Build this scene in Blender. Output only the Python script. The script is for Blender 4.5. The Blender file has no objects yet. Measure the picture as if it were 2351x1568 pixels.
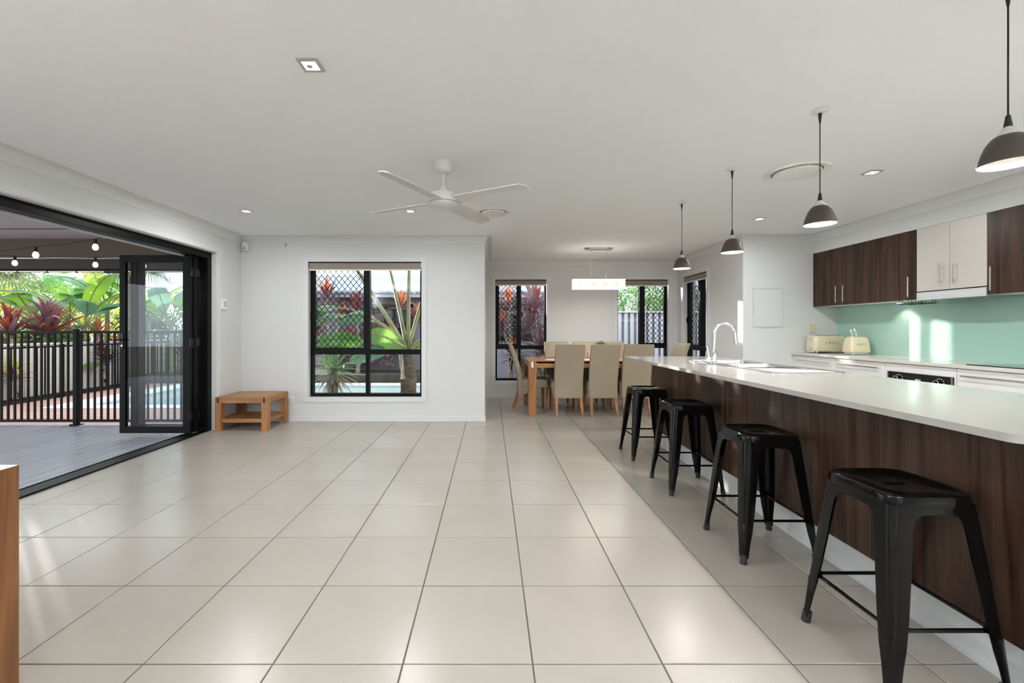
import bpy, bmesh, math, random
from mathutils import Vector, Matrix, Euler
rnd = random.Random(7)
PI = math.pi
SC = bpy.context.scene
COL = SC.collection

# ---------------------------------------------------------------- camera, world, sun, exposure
FPX, CX, CY, EYE = 978.0, 1126.0, 757.0, 1.2          # focal length and vanishing point in photo pixels
cam_d = bpy.data.cameras.new('camera'); cam = bpy.data.objects.new('camera', cam_d); COL.objects.link(cam)
cam.location = (0, 0, EYE); cam.rotation_euler = (PI/2, 0, 0)
cam_d.sensor_width = 36; cam_d.lens = 36*FPX/2351
cam_d.shift_x = (1175.5-CX)/2351; cam_d.shift_y = -(784-CY)/2351
cam_d.clip_start = 0.05; cam_d.clip_end = 200
SC.camera = cam

world = bpy.data.worlds.new('world'); SC.world = world; world.use_nodes = True
wn = world.node_tree; wn.nodes.clear()
wo = wn.nodes.new('ShaderNodeOutputWorld'); wb = wn.nodes.new('ShaderNodeBackground')
wb.inputs[0].default_value = (0.86, 0.93, 1.0, 1); wb.inputs[1].default_value = 2.2
wn.links.new(wb.outputs[0], wo.inputs[0])

SUN_DIR = Vector((0.782, -0.623, -math.tan(math.radians(7.6)))).normalized()    # direction the light travels
sun_d = bpy.data.lights.new('sun', 'SUN'); sun = bpy.data.objects.new('sun', sun_d); COL.objects.link(sun)
sun_d.energy = 9.0; sun_d.color = (1.0, 0.93, 0.82); sun_d.angle = math.radians(0.7)
sun.rotation_euler = SUN_DIR.to_track_quat('-Z', 'Y').to_euler()
sun.location = (-6, 9, 6)

vs = SC.view_settings
vs.view_transform = 'Standard'; vs.look = 'None'; vs.gamma = 1.0; vs.use_curve_mapping = False
vs.exposure = 0.62
SC.cycles.max_bounces = 8; SC.cycles.diffuse_bounces = 5; SC.cycles.glossy_bounces = 3
SC.cycles.use_adaptive_sampling = True; SC.cycles.adaptive_threshold = 0.025
SC.cycles.transparent_max_bounces = 16; SC.cycles.transmission_bounces = 6
SC.cycles.caustics_reflective = False; SC.cycles.caustics_refractive = False
SC.cycles.sample_clamp_indirect = 40.0
SC.cycles.use_denoising = True

DOWNLIGHT_W, PENDANT_W = 9.0, 2.9
FILL_UPLIGHT_W = 80.0

# ---------------------------------------------------------------- helpers
def at(u, v, d):
    """photo pixel + distance along the view axis -> world point"""
    return Vector(((u-CX)*d/FPX, d, EYE-(v-CY)*d/FPX))

MATS = {}
def P(name, col, rough=0.5, metal=0.0, spec=0.5, emit=None, estr=0.0, coat=0.0, var=0.0, vscale=3.0,
      vstretch=(1, 1, 1), bump=0.0, bscale=40.0, bstretch=(1, 1, 1), trans=0.0, alpha=1.0, sheen=0.0, col2=None, detail=4.0):
    m = bpy.data.materials.new(name); m.use_nodes = True; MATS[name] = m
    nt = m.node_tree; b = nt.nodes['Principled BSDF']
    b.inputs['Base Color'].default_value = (*col, 1); b.inputs['Roughness'].default_value = rough
    b.inputs['Metallic'].default_value = metal; b.inputs['Specular IOR Level'].default_value = spec
    b.inputs['Coat Weight'].default_value = coat; b.inputs['Coat Roughness'].default_value = 0.06
    b.inputs['Transmission Weight'].default_value = trans; b.inputs['Alpha'].default_value = alpha
    b.inputs['Sheen Weight'].default_value = sheen
    if emit:
        b.inputs['Emission Color'].default_value = (*emit, 1); b.inputs['Emission Strength'].default_value = estr
    if var or bump or col2:
        tc = nt.nodes.new('ShaderNodeTexCoord')
    if var or col2:
        mp = nt.nodes.new('ShaderNodeMapping'); mp.inputs['Scale'].default_value = vstretch
        ns = nt.nodes.new('ShaderNodeTexNoise'); ns.inputs['Scale'].default_value = vscale; ns.inputs['Detail'].default_value = detail
        rp = nt.nodes.new('ShaderNodeValToRGB')
        c2 = col2 if col2 else tuple(max(0, c*(1-var)) for c in col)
        c1 = col if col2 else tuple(min(1, c*(1+var*0.6)) for c in col)
        rp.color_ramp.elements[0].position = 0.32; rp.color_ramp.elements[1].position = 0.68
        rp.color_ramp.elements[0].color = (*c2, 1); rp.color_ramp.elements[1].color = (*c1, 1)
        nt.links.new(tc.outputs['Object'], mp.inputs[0]); nt.links.new(mp.outputs[0], ns.inputs['Vector'])
        nt.links.new(ns.outputs[0], rp.inputs[0]); nt.links.new(rp.outputs[0], b.inputs['Base Color'])
    if bump:
        mp2 = nt.nodes.new('ShaderNodeMapping'); mp2.inputs['Scale'].default_value = bstretch
        n2 = nt.nodes.new('ShaderNodeTexNoise'); n2.inputs['Scale'].default_value = bscale; n2.inputs['Detail'].default_value = 3
        bp = nt.nodes.new('ShaderNodeBump'); bp.inputs['Strength'].default_value = bump; bp.inputs['Distance'].default_value = 0.004
        nt.links.new(tc.outputs['Object'], mp2.inputs[0]); nt.links.new(mp2.outputs[0], n2.inputs['Vector'])
        nt.links.new(n2.outputs[0], bp.inputs['Height']); nt.links.new(bp.outputs[0], b.inputs['Normal'])
    return m

def glass(name, tint=(0.96, 0.98, 0.98), refl=1.0):
    m = bpy.data.materials.new(name); m.use_nodes = True; MATS[name] = m
    nt = m.node_tree; nt.nodes.clear()
    o = nt.nodes.new('ShaderNodeOutputMaterial'); mx = nt.nodes.new('ShaderNodeMixShader')
    tr = nt.nodes.new('ShaderNodeBsdfTransparent'); gl = nt.nodes.new('ShaderNodeBsdfGlossy'); fr = nt.nodes.new('ShaderNodeFresnel')
    mu = nt.nodes.new('ShaderNodeMath'); mu.operation = 'MULTIPLY'; mu.inputs[1].default_value = refl
    fr.inputs[0].default_value = 1.45; tr.inputs[0].default_value = (*tint, 1); gl.inputs[1].default_value = 0.02
    ge = nt.nodes.new('ShaderNodeNewGeometry'); iv = nt.nodes.new('ShaderNodeMath'); iv.operation = 'SUBTRACT'; iv.inputs[0].default_value = 1.0
    m2 = nt.nodes.new('ShaderNodeMath'); m2.operation = 'MULTIPLY'      # only the outer faces of the sheet reflect
    nt.links.new(ge.outputs['Backfacing'], iv.inputs[1]); nt.links.new(iv.outputs[0], m2.inputs[0]); nt.links.new(mu.outputs[0], m2.inputs[1])
    nt.links.new(fr.outputs[0], mu.inputs[0]); nt.links.new(m2.outputs[0], mx.inputs[0]); nt.links.new(tr.outputs[0], mx.inputs[1]); nt.links.new(gl.outputs[0], mx.inputs[2])
    nt.links.new(mx.outputs[0], o.inputs[0]); return m

def leafmat(name, c1, c2, scale=2.0, translucent=0.4, rough=0.45):
    """leaf: varying colour, part of the light passes through the blade"""
    m = bpy.data.materials.new(name); m.use_nodes = True; MATS[name] = m
    nt = m.node_tree; b = nt.nodes['Principled BSDF']; out = nt.nodes['Material Output']
    tc = nt.nodes.new('ShaderNodeTexCoord'); ns = nt.nodes.new('ShaderNodeTexNoise'); ns.inputs['Scale'].default_value = scale
    oi = nt.nodes.new('ShaderNodeObjectInfo'); ad = nt.nodes.new('ShaderNodeMath'); ad.operation = 'ADD'
    ml = nt.nodes.new('ShaderNodeMath'); ml.operation = 'MULTIPLY'; ml.inputs[1].default_value = 0.35
    rp = nt.nodes.new('ShaderNodeValToRGB'); rp.color_ramp.elements[0].color = (*c1, 1); rp.color_ramp.elements[1].color = (*c2, 1)
    rp.color_ramp.elements[0].position = 0.42; rp.color_ramp.elements[1].position = 0.9
    nt.links.new(tc.outputs['Object'], ns.inputs['Vector']); nt.links.new(oi.outputs['Random'], ml.inputs[0])
    nt.links.new(ns.outputs[0], ad.inputs[0]); nt.links.new(ml.outputs[0], ad.inputs[1]); nt.links.new(ad.outputs[0], rp.inputs[0])
    nt.links.new(rp.outputs[0], b.inputs['Base Color']); b.inputs['Roughness'].default_value = rough
    tl = nt.nodes.new('ShaderNodeBsdfTranslucent'); mx = nt.nodes.new('ShaderNodeMixShader'); mx.inputs[0].default_value = translucent
    nt.links.new(rp.outputs[0], tl.inputs[0]); nt.links.new(b.outputs[0], mx.inputs[1]); nt.links.new(tl.outputs[0], mx.inputs[2])
    nt.links.new(mx.outputs[0], out.inputs[0]); return m

def wood(name, c1, c2, axis='Z', scale=9.0, rough=0.42, bump=0.15, rings=0.5, spec=0.5):
    """grain stretched along one axis, with wavy figure"""
    m = bpy.data.materials.new(name); m.use_nodes = True; MATS[name] = m
    nt = m.node_tree; b = nt.nodes['Principled BSDF']; b.inputs['Roughness'].default_value = rough; b.inputs['Specular IOR Level'].default_value = spec
    st = {'X': (0.06, 1, 1), 'Y': (1, 0.06, 1), 'Z': (1, 1, 0.06)}[axis]
    tc = nt.nodes.new('ShaderNodeTexCoord'); mp = nt.nodes.new('ShaderNodeMapping'); mp.inputs['Scale'].default_value = st
    n1 = nt.nodes.new('ShaderNodeTexNoise'); n1.inputs['Scale'].default_value = scale; n1.inputs['Detail'].default_value = 2
    n1.inputs['Distortion'].default_value = 0.6
    n2 = nt.nodes.new('ShaderNodeTexNoise'); n2.inputs['Scale'].default_value = scale*14; n2.inputs['Detail'].default_value = 4
    ma = nt.nodes.new('ShaderNodeMath'); ma.operation = 'MULTIPLY'; ma.inputs[1].default_value = 9.0
    mf = nt.nodes.new('ShaderNodeMath'); mf.operation = 'PINGPONG'; mf.inputs[1].default_value = 1.0
    mm = nt.nodes.new('ShaderNodeMix'); mm.data_type = 'FLOAT'; mm.inputs[0].default_value = 1-rings
    rp = nt.nodes.new('ShaderNodeValToRGB'); rp.color_ramp.elements[0].color = (*c1, 1); rp.color_ramp.elements[1].color = (*c2, 1)
    rp.color_ramp.elements[0].position = 0.2; rp.color_ramp.elements[1].position = 0.8
    nt.links.new(tc.outputs['Object'], mp.inputs[0]); nt.links.new(mp.outputs[0], n1.inputs['Vector']); nt.links.new(mp.outputs[0], n2.inputs['Vector'])
    nt.links.new(n1.outputs[0], ma.inputs[0]); nt.links.new(ma.outputs[0], mf.inputs[0])
    nt.links.new(mf.outputs[0], mm.inputs[2]); nt.links.new(n2.outputs[0], mm.inputs[3])
    nt.links.new(mm.outputs[0], rp.inputs[0]); nt.links.new(rp.outputs[0], b.inputs['Base Color'])
    bp = nt.nodes.new('ShaderNodeBump'); bp.inputs['Strength'].default_value = bump; bp.inputs['Distance'].default_value = 0.002
    nt.links.new(n2.outputs[0], bp.inputs['Height']); nt.links.new(bp.outputs[0], b.inputs['Normal'])
    return m

# materials
P('wall_paint', (0.665, 0.672, 0.665), 0.75, spec=0.3, bump=0.03, bscale=160)
P('ceiling_paint', (0.88, 0.90, 0.915), 0.85, spec=0.2)
P('trim_paint', (0.69, 0.695, 0.69), 0.55)
P('tile', (0.42, 0.383, 0.335), 0.26, spec=0.5, var=0.035, vscale=2.0)
P('grout', (0.13, 0.11, 0.09), 0.9)
P('black_alu', (0.0045, 0.0045, 0.0045), 0.4, spec=0.14)
P('black_metal', (0.0045, 0.004, 0.004), 0.09, spec=0.22)
P('rubber', (0.02, 0.02, 0.02), 0.7)
P('panel_shadow_grey', (0.60, 0.61, 0.60), 0.5)
P('white_plastic', (0.82, 0.82, 0.80), 0.35)
P('white_gloss', (0.84, 0.83, 0.81), 0.25)
P('cream_plastic', (0.66, 0.58, 0.40), 0.45)
P('fan_white', (0.66, 0.65, 0.63), 0.35)
P('screen_grey', (0.45, 0.52, 0.55), 0.3)
P('grey_lens', (0.45, 0.45, 0.45), 0.4)
P('chrome', (0.85, 0.85, 0.86), 0.06, metal=1)
P('steel', (0.66, 0.66, 0.66), 0.24, metal=1, bump=0.05, bscale=60, bstretch=(1, 30, 1))
P('brushed_alu', (0.74, 0.76, 0.77), 0.38, metal=0.35, var=0.08, vscale=3, vstretch=(1, 0.6, 14))
P('satin_nickel', (0.70, 0.66, 0.60), 0.28, metal=1)
P('stone', (0.40, 0.382, 0.352), 0.16, spec=0.5, var=0.03, vscale=90)
P('stone_back', (0.60, 0.58, 0.54), 0.2, var=0.03, vscale=90)
P('splash', (0.36, 0.55, 0.48), 0.06, spec=0.5)
P('cabinet_white', (0.72, 0.72, 0.71), 0.35, var=0.05, vscale=5, vstretch=(1, 1, 25))
P('cabinet_cream', (0.60, 0.56, 0.515), 0.35)
P('carcass_white', (0.75, 0.75, 0.74), 0.45)
wood('wenge', (0.022, 0.0108, 0.0065), (0.078, 0.041, 0.026), 'Z', 7.0, rough=0.34, bump=0.25, rings=0.45, spec=0.3)
wood('acacia', (0.29, 0.118, 0.036), (0.44, 0.205, 0.072), 'Z', 8.0, rough=0.42)
wood('acacia_x', (0.29, 0.118, 0.036), (0.44, 0.205, 0.072), 'X', 8.0, rough=0.36)
wood('acacia_y', (0.29, 0.118, 0.036), (0.44, 0.205, 0.072), 'Y', 8.0, rough=0.36)
for ax_ in 'XYZ': wood('deep_'+ax_, (0.155, 0.060, 0.020), (0.27, 0.115, 0.04), ax_, 8.0, rough=0.45)
wood('oak_leg', (0.30, 0.12, 0.045), (0.45, 0.21, 0.09), 'Z', 9.0, rough=0.4)
P('iron', (0.03, 0.026, 0.022), 0.5, metal=0.6)
P('leather', (0.345, 0.285, 0.205), 0.48, spec=0.4, bump=0.12, bscale=220)
P('leather_dark', (0.02, 0.02, 0.022), 0.35)
P('shade_brown', (0.055, 0.042, 0.033), 0.5)
P('shade_inside', (0.60, 0.59, 0.57), 0.35, metal=0.3)
P('clear_cone', (0.70, 0.68, 0.64), 0.25, alpha=0.55)
P('bulb_white', (1, 1, 1), 0.5, emit=(1, 0.95, 0.88), estr=2.0)
P('downlight_glow', (1, 1, 1), 0.5, emit=(1, 0.97, 0.9), estr=5)
P('dining_glow', (0.95, 0.93, 0.88), 0.4, emit=(1, 0.95, 0.86), estr=0.42)
P('dining_square', (0.9, 0.85, 0.72), 0.4, emit=(1, 0.88, 0.68), estr=0.30)
P('warm_bulb', (1, 0.8, 0.5), 0.3, emit=(1, 0.76, 0.44), estr=4.0)
P('filament', (1, 0.9, 0.7), 0.3, emit=(1, 0.85, 0.55), estr=22)
P('blind', (0.29, 0.245, 0.20), 0.8)
P('digits', (0.9, 0.95, 1), 0.4, emit=(0.85, 0.93, 1), estr=0.5)
P('oven_glass', (0.012, 0.012, 0.014), 0.06)
P('cream_enamel', (0.72, 0.63, 0.44), 0.16, coat=0.6)
P('black_glass', (0.008, 0.008, 0.009), 0.05)
P('candle', (0.70, 0.55, 0.42), 0.6)
P('bounce_paving', (0.72, 0.71, 0.68), 0.8, var=0.06, vscale=2)
P('opal', (0.95, 0.94, 0.92), 0.4, emit=(1, 0.97, 0.93), estr=1.0)
P('placemat', (0.82, 0.81, 0.79), 0.5)
P('pot_white', (0.72, 0.70, 0.66), 0.5)
glass('glass_clear'); glass('glass_door', (0.93, 0.95, 0.96), 1.2)
P('deck_grey', (0.40, 0.40, 0.455), 0.26, var=0.10, vscale=2.5, vstretch=(4, 0.4, 1), bump=0.3, bscale=70, bstretch=(1, 0.02, 1))
P('deck_red', (0.50, 0.30, 0.245), 0.6, var=0.25, vscale=3, vstretch=(0.5, 6, 1))
P('coping', (0.78, 0.78, 0.76), 0.7, var=0.05)
P('water', (0.16, 0.36, 0.37), 0.04, spec=0.6, bump=0.25, bscale=3.0)
P('soil', (0.055, 0.042, 0.033), 0.95, var=0.4, vscale=6)
P('ground', (0.20, 0.19, 0.16), 0.95, var=0.3, vscale=0.8)
P('patio_ceiling', (0.44, 0.41, 0.43), 0.8)
P('beam_brown', (0.115, 0.082, 0.062), 0.65)
P('beam_dark', (0.035, 0.030, 0.026), 0.6)
P('render_wall', (0.62, 0.60, 0.57), 0.85)
P('fence_tan', (0.60, 0.545, 0.47), 0.7)
P('paling', (0.56, 0.55, 0.61), 0.85, var=0.12, vscale=4, vstretch=(3, 3, 0.4))
P('paling_back', (0.25, 0.245, 0.29), 0.9)
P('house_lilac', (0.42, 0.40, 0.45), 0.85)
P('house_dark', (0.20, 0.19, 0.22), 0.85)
P('roof_blue', (0.26, 0.31, 0.39), 0.6)
P('gutter', (0.40, 0.38, 0.43), 0.6)
P('bark', (0.33, 0.28, 0.225), 0.9, var=0.4, vscale=8, vstretch=(1, 1, 5), bump=0.6, bscale=20)
P('bark_dark', (0.13, 0.095, 0.07), 0.9, var=0.5, vscale=9, vstretch=(1, 1, 4), bump=0.8, bscale=18)
P('banana_stem', (0.30, 0.31, 0.16), 0.6, var=0.5, vscale=4, vstretch=(3, 3, 0.5))
leafmat('leaf_banana', (0.10, 0.30, 0.06), (0.40, 0.62, 0.08), 1.5, 0.55, 0.35)
leafmat('leaf_banana_blue', (0.12, 0.30, 0.20), (0.26, 0.48, 0.30), 1.5, 0.35, 0.35)
leafmat('leaf_yellow', (0.40, 0.50, 0.06), (0.72, 0.66, 0.10), 3.0, 0.5)
leafmat('leaf_red', (0.10, 0.03, 0.04), (0.36, 0.07, 0.05), 2.0, 0.45, 0.35)
leafmat('leaf_purple', (0.085, 0.035, 0.05), (0.27, 0.15, 0.19), 2.0, 0.25, 0.35)
leafmat('leaf_orange', (0.50, 0.09, 0.04), (0.85, 0.30, 0.08), 2.0, 0.5)
leafmat('leaf_green', (0.045, 0.15, 0.04), (0.20, 0.40, 0.09), 3.0, 0.35)
leafmat('leaf_dark', (0.02, 0.06, 0.03), (0.09, 0.17, 0.07), 3.0, 0.25)
leafmat('leaf_palm', (0.10, 0.15, 0.08), (0.30, 0.32, 0.16), 3.0, 0.3)
leafmat('leaf_dry', (0.22, 0.16, 0.11), (0.42, 0.33, 0.23), 3.0, 0.25)
leafmat('leaf_pot', (0.09, 0.17, 0.04), (0.25, 0.36, 0.09), 6.0, 0.3)

ORG = {}
def org(o):
    return ORG.get(o.name, Vector((0, 0, 0))) if o is not None else Vector((0, 0, 0))

class MB:
    """collects shapes, then links them as ONE mesh object"""
    def __init__(s): s.bm = bmesh.new()
    def _merge(s, b2, M=None):
        if M is not None: bmesh.ops.transform(b2, matrix=M, verts=b2.verts[:])
        mp = {v: s.bm.verts.new(v.co) for v in b2.verts}
        for f in b2.faces:
            try:
                nf = s.bm.faces.new([mp[v] for v in f.verts]); nf.smooth = f.smooth
            except ValueError: pass
        b2.free(); return s
    def box(s, x0, x1, y0, y1, z0, z1, bev=0.0, seg=2, M=None):
        b = bmesh.new(); bmesh.ops.create_cube(b, size=1)
        for v in b.verts: v.co = Vector((x0+(v.co.x+.5)*(x1-x0), y0+(v.co.y+.5)*(y1-y0), z0+(v.co.z+.5)*(z1-z0)))
        if bev > 0:
            bmesh.ops.bevel(b, geom=b.edges[:], offset=min(bev, .49*min(abs(x1-x0), abs(y1-y0), abs(z1-z0))), segments=seg, profile=.5, affect='EDGES')
        return s._merge(b, M)
    def cyl(s, p0, p1, r0, r1=None, n=16, caps=True, smooth=True):
        p0, p1 = Vector(p0), Vector(p1); r1 = r0 if r1 is None else r1
        b = bmesh.new(); q = (p1-p0).to_track_quat('Z', 'Y')
        rings = []
        for p, r in ((p0, r0), (p1, r1)):
            rings.append([b.verts.new(p+q @ Vector((r*math.cos(2*PI*i/n), r*math.sin(2*PI*i/n), 0))) for i in range(n)])
        for i in range(n):
            f = b.faces.new((rings[0][i], rings[0][(i+1) % n], rings[1][(i+1) % n], rings[1][i])); f.smooth = smooth
        if caps: b.faces.new(rings[0][::-1]); b.faces.new(rings[1])
        return s._merge(b)
    def tube(s, pts, r, n=8, caps=True):
        pts = [Vector(p) for p in pts]; b = bmesh.new(); rings = []
        rr = r if isinstance(r, (list, tuple)) else [r]*len(pts)
        up = Vector((0, 0, 1))
        for i, p in enumerate(pts):
            t = (pts[min(i+1, len(pts)-1)]-pts[max(i-1, 0)]).normalized()
            a = t.cross(up)
            if a.length < 1e-3: a = t.cross(Vector((0, 1, 0)))
            a.normalize(); c = a.cross(t)
            rings.append([b.verts.new(p+(a*math.cos(2*PI*k/n)+c*math.sin(2*PI*k/n))*rr[i]) for k in range(n)])
        for i in range(len(pts)-1):
            for k in range(n):
                f = b.faces.new((rings[i][k], rings[i][(k+1) % n], rings[i+1][(k+1) % n], rings[i+1][k])); f.smooth = True
        if caps: b.faces.new(rings[0][::-1]); b.faces.new(rings[-1])
        bmesh.ops.recalc_face_normals(b, faces=b.faces[:])
        return s._merge(b)
    def lathe(s, prof, c=(0, 0, 0), n=32, sharp=()):
        """prof: list of (radius, z)"""
        b = bmesh.new(); c = Vector(c); rings = []
        for r, z in prof:
            rings.append([b.verts.new(c+Vector((max(r, 1e-5)*math.cos(2*PI*k/n), max(r, 1e-5)*math.sin(2*PI*k/n), z))) for k in range(n)])
        for i in range(len(prof)-1):
            for k in range(n):
                f = b.faces.new((rings[i][k], rings[i][(k+1) % n], rings[i+1][(k+1) % n], rings[i+1][k])); f.smooth = True
        bmesh.ops.remove_doubles(b, verts=b.verts[:], dist=2e-5)
        bmesh.ops.recalc_face_normals(b, faces=b.faces[:])
        return s._merge(b)
    def loft(s, rings, close=True, cap0=True, cap1=True, smooth=True):
        b = bmesh.new(); R = [[b.verts.new(Vector(p)) for p in r] for r in rings]; n = len(R[0])
        for i in range(len(R)-1):
            for k in range(n if close else n-1):
                f = b.faces.new((R[i][k], R[i][(k+1) % n], R[i+1][(k+1) % n], R[i+1][k])); f.smooth = smooth
        if cap0: b.faces.new(R[0][::-1])
        if cap1: b.faces.new(R[-1])
        bmesh.ops.recalc_face_normals(b, faces=b.faces[:])
        return s._merge(b)
    def prism(s, poly, z0, z1):
        """poly: (x, y) outline extruded in z"""
        return s.loft([[(x, y, z0) for x, y in poly], [(x, y, z1) for x, y in poly]], smooth=False)
    def quad(s, a, b, c, d, smooth=False):
        f = s.bm.faces.new([s.bm.verts.new(Vector(p)) for p in (a, b, c, d)]); f.smooth = smooth; return s
    def build(s, name, mat, parent=None, local=False, autosmooth=True):
        if parent is not None and not local:
            o0 = org(parent)
            for v in s.bm.verts: v.co -= o0
        s.bm.normal_update()
        for e_ in s.bm.edges:
            if len(e_.link_faces) == 2 and e_.calc_face_angle(0) > 0.62: e_.smooth = False     # keep real corners crisp
        me = bpy.data.meshes.new(name); s.bm.to_mesh(me); s.bm.free()
        me.materials.append(MATS[mat])
        return link(name, me, parent)

def link(name, me, parent=None, loc=None, rot=None, scale=None):
    o = bpy.data.objects.new(name, me); COL.objects.link(o)
    if parent is not None: o.parent = parent
    if loc is not None: o.location = loc
    if rot is not None: o.rotation_euler = rot
    if scale is not None: o.scale = scale
    ORG[o.name] = org(parent)+Vector(o.location)
    return o

def tag(o, label, cat, group=None):
    o['label'] = label; o['category'] = cat
    if group: o['group'] = group
    return o
def thing(name, label, cat, loc=(0, 0, 0), rz=0.0, group=None):
    o = bpy.data.objects.new(name, None); COL.objects.link(o); o.location = loc; o.rotation_euler = (0, 0, rz)
    o.empty_display_size = 0.1; ORG[o.name] = Vector(loc)
    return tag(o, label, cat, group)
def structure(o):
    o['kind'] = 'structure'; return o
def sroot(name, loc=(0, 0, 0)):
    o = bpy.data.objects.new(name, None); COL.objects.link(o); o.location = loc; o.empty_display_size = 0.1
    ORG[o.name] = Vector(loc); return structure(o)
def stuff(o):
    o['kind'] = 'stuff'; return o
def copy_tree(o, parent=None):
    c = o.copy(); COL.objects.link(c)
    if parent is not None: c.parent = parent
    for ch in list(o.children): copy_tree(ch, c)
    return c
def lamp(name, parent, typ, loc, energy, color=(1, 0.98, 0.95), **kw):
    d = bpy.data.lights.new(name, typ); d.energy = energy; d.color = color
    for k, v in kw.items(): setattr(d, k, v)
    o = bpy.data.objects.new(name, d); COL.objects.link(o); o.parent = parent; o.location = Vector(loc)-org(parent)
    return o
def text_mesh(body, size, depth, mat, name, parent, M, spacing=1.0):
    c = bpy.data.curves.new(name, 'FONT'); c.body = body; c.size = size; c.extrude = depth; c.align_x = 'CENTER'; c.align_y = 'CENTER'
    c.space_character = spacing
    t = bpy.data.objects.new('tmp', c); COL.objects.link(t); bpy.context.view_layer.update()
    me = bpy.data.meshes.new_from_object(t.evaluated_get(bpy.context.evaluated_depsgraph_get()))
    bpy.data.objects.remove(t); bpy.data.curves.remove(c)
    me.transform(M); me.transform(Matrix.Translation(-org(parent))); me.name = name
    me.materials.clear(); me.materials.append(MATS[mat])
    return link(name, me, parent)

# ================================================================ the room
CEIL = 2.42
XL, XLO = -3.27, -3.52            # left wall, inner and outer face
YB = 5.589                        # living-room back wall
XD0, XD1, YD = -0.075, 3.279, 7.475   # dining alcove: left, right, back
YK, XK = 5.53, 4.50               # kitchen end wall and right wall
XU = 4.19                         # front of wall cabinets and bulkhead
YF = -3.5                         # wall behind the camera
W1 = (-2.389, -0.903, 0.314, 2.0915)   # window openings: a0, a1, z0, z1
W2 = (0.087, 0.986, 0.30, 2.08)
W3 = (2.227, 3.123, 0.30, 2.08)
W4 = (6.45, 7.24, 0.30, 2.09)
DOOR = (1.55, 5.10, -0.05, 2.125)
FILL_SLIDER = (-1.1, 1.1, 0.0, 2.15)  # added opening behind the camera, unseen, for fill daylight

def wall(name, axis, t0, t1, a0, a1, z0, z1, holes=(), mat='wall_paint'):
    """axis 'x': runs along x with thickness t0..t1 in y; 'y': runs along y with thickness in x"""
    mb = MB(); A = sorted({a0, a1, *[h[0] for h in holes], *[h[1] for h in holes]}); Z = sorted({z0, z1, *[max(z0, h[2]) for h in holes], *[h[3] for h in holes]})
    for i in range(len(A)-1):
        run = None
        for j in range(len(Z)-1):
            ac, zc = (A[i]+A[i+1])/2, (Z[j]+Z[j+1])/2
            if any(h[0] < ac < h[1] and h[2] < zc < h[3] for h in holes): continue
            if axis == 'x': mb.box(A[i], A[i+1], t0, t1, Z[j], Z[j+1])
            else: mb.box(t0, t1, A[i], A[i+1], Z[j], Z[j+1])
    bmesh.ops.remove_doubles(mb.bm, verts=mb.bm.verts[:], dist=1e-5)
    # drop the faces where two blocks touch
    seen = {}
    for f in mb.bm.faces: seen.setdefault(tuple(round(c, 4) for c in f.calc_center_median()), []).append(f)
    bmesh.ops.delete(mb.bm, geom=[f for fs in seen.values() if len(fs) > 1 for f in fs], context='FACES_ONLY')
    return structure(mb.build(name, mat))

wall('wall_back', 'x', YB, YB+0.2, XLO, XD0, 0, CEIL, [W1])
wall('wall_dining_left', 'y', XD0-0.2, XD0, YB+0.2, YD+0.2, 0, CEIL)
wall('wall_dining_back', 'x', YD, YD+0.2, XD0, XD1+0.2, 0, CEIL, [W2, W3])
wall('wall_dining_right', 'y', XD1, XD1+0.2, YK, YD, 0, CEIL, [W4])
wall('wall_kitchen_end', 'x', YK, YK+0.2, XD1+0.2, XK+0.2, 0, CEIL)
wall('wall_right', 'y', XK, XK+0.2, YF-0.2, YK, 0, CEIL)
wall('wall_left', 'y', XLO, XL, YF-0.2, YB, -0.05, CEIL, [DOOR])
wall('wall_front', 'x', YF-0.2, YF, XL, XK, 0, CEIL, [FILL_SLIDER])
wall('wall_bulkhead', 'y', XU, XK, YF, YK, 2.187, CEIL)
structure(MB().box(XLO, XK+0.2, YF-0.2, YD+0.2, CEIL, CEIL+0.14).build('ceiling', 'ceiling_paint'))

# floor: dark grout bed with every tile laid on it
T, TX0, TY0, GAP = 0.4667, 0.152, 1.530, 0.0055
fl = structure(MB().box(XL-0.07, XK, YF, YB, -0.12, -0.003).box(XD0, XD1, YB, YD, -0.12, -0.003).build('floor', 'grout'))
tile_cache = {}
def tile(x0, x1, y0, y1):
    k = (round(x1-x0, 3), round(y1-y0, 3))
    if k not in tile_cache:
        w, h = (x1-x0)/2, (y1-y0)/2; b = 0.0016
        mb = MB(); mb.loft([[(-w, -h, -0.008), (w, -h, -0.008), (w, h, -0.008), (-w, h, -0.008)], [(-w, -h, -b), (w, -h, -b), (w, h, -b), (-w, h, -b)],
                            [(-w+b, -h+b, 0), (w-b, -h+b, 0), (w-b, h-b, 0), (-w+b, h-b, 0)]], smooth=False)
        me = bpy.data.meshes.new('tile'); mb.bm.to_mesh(me); mb.bm.free(); me.materials.append(MATS['tile']); tile_cache[k] = me
    link('tile', tile_cache[k], fl, loc=((x0+x1)/2, (y0+y1)/2, rnd.uniform(-0.0004, 0.0004)),
         rot=(rnd.uniform(-.0008, .0008), rnd.uniform(-.0008, .0008), 0))
far = MB()
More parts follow.
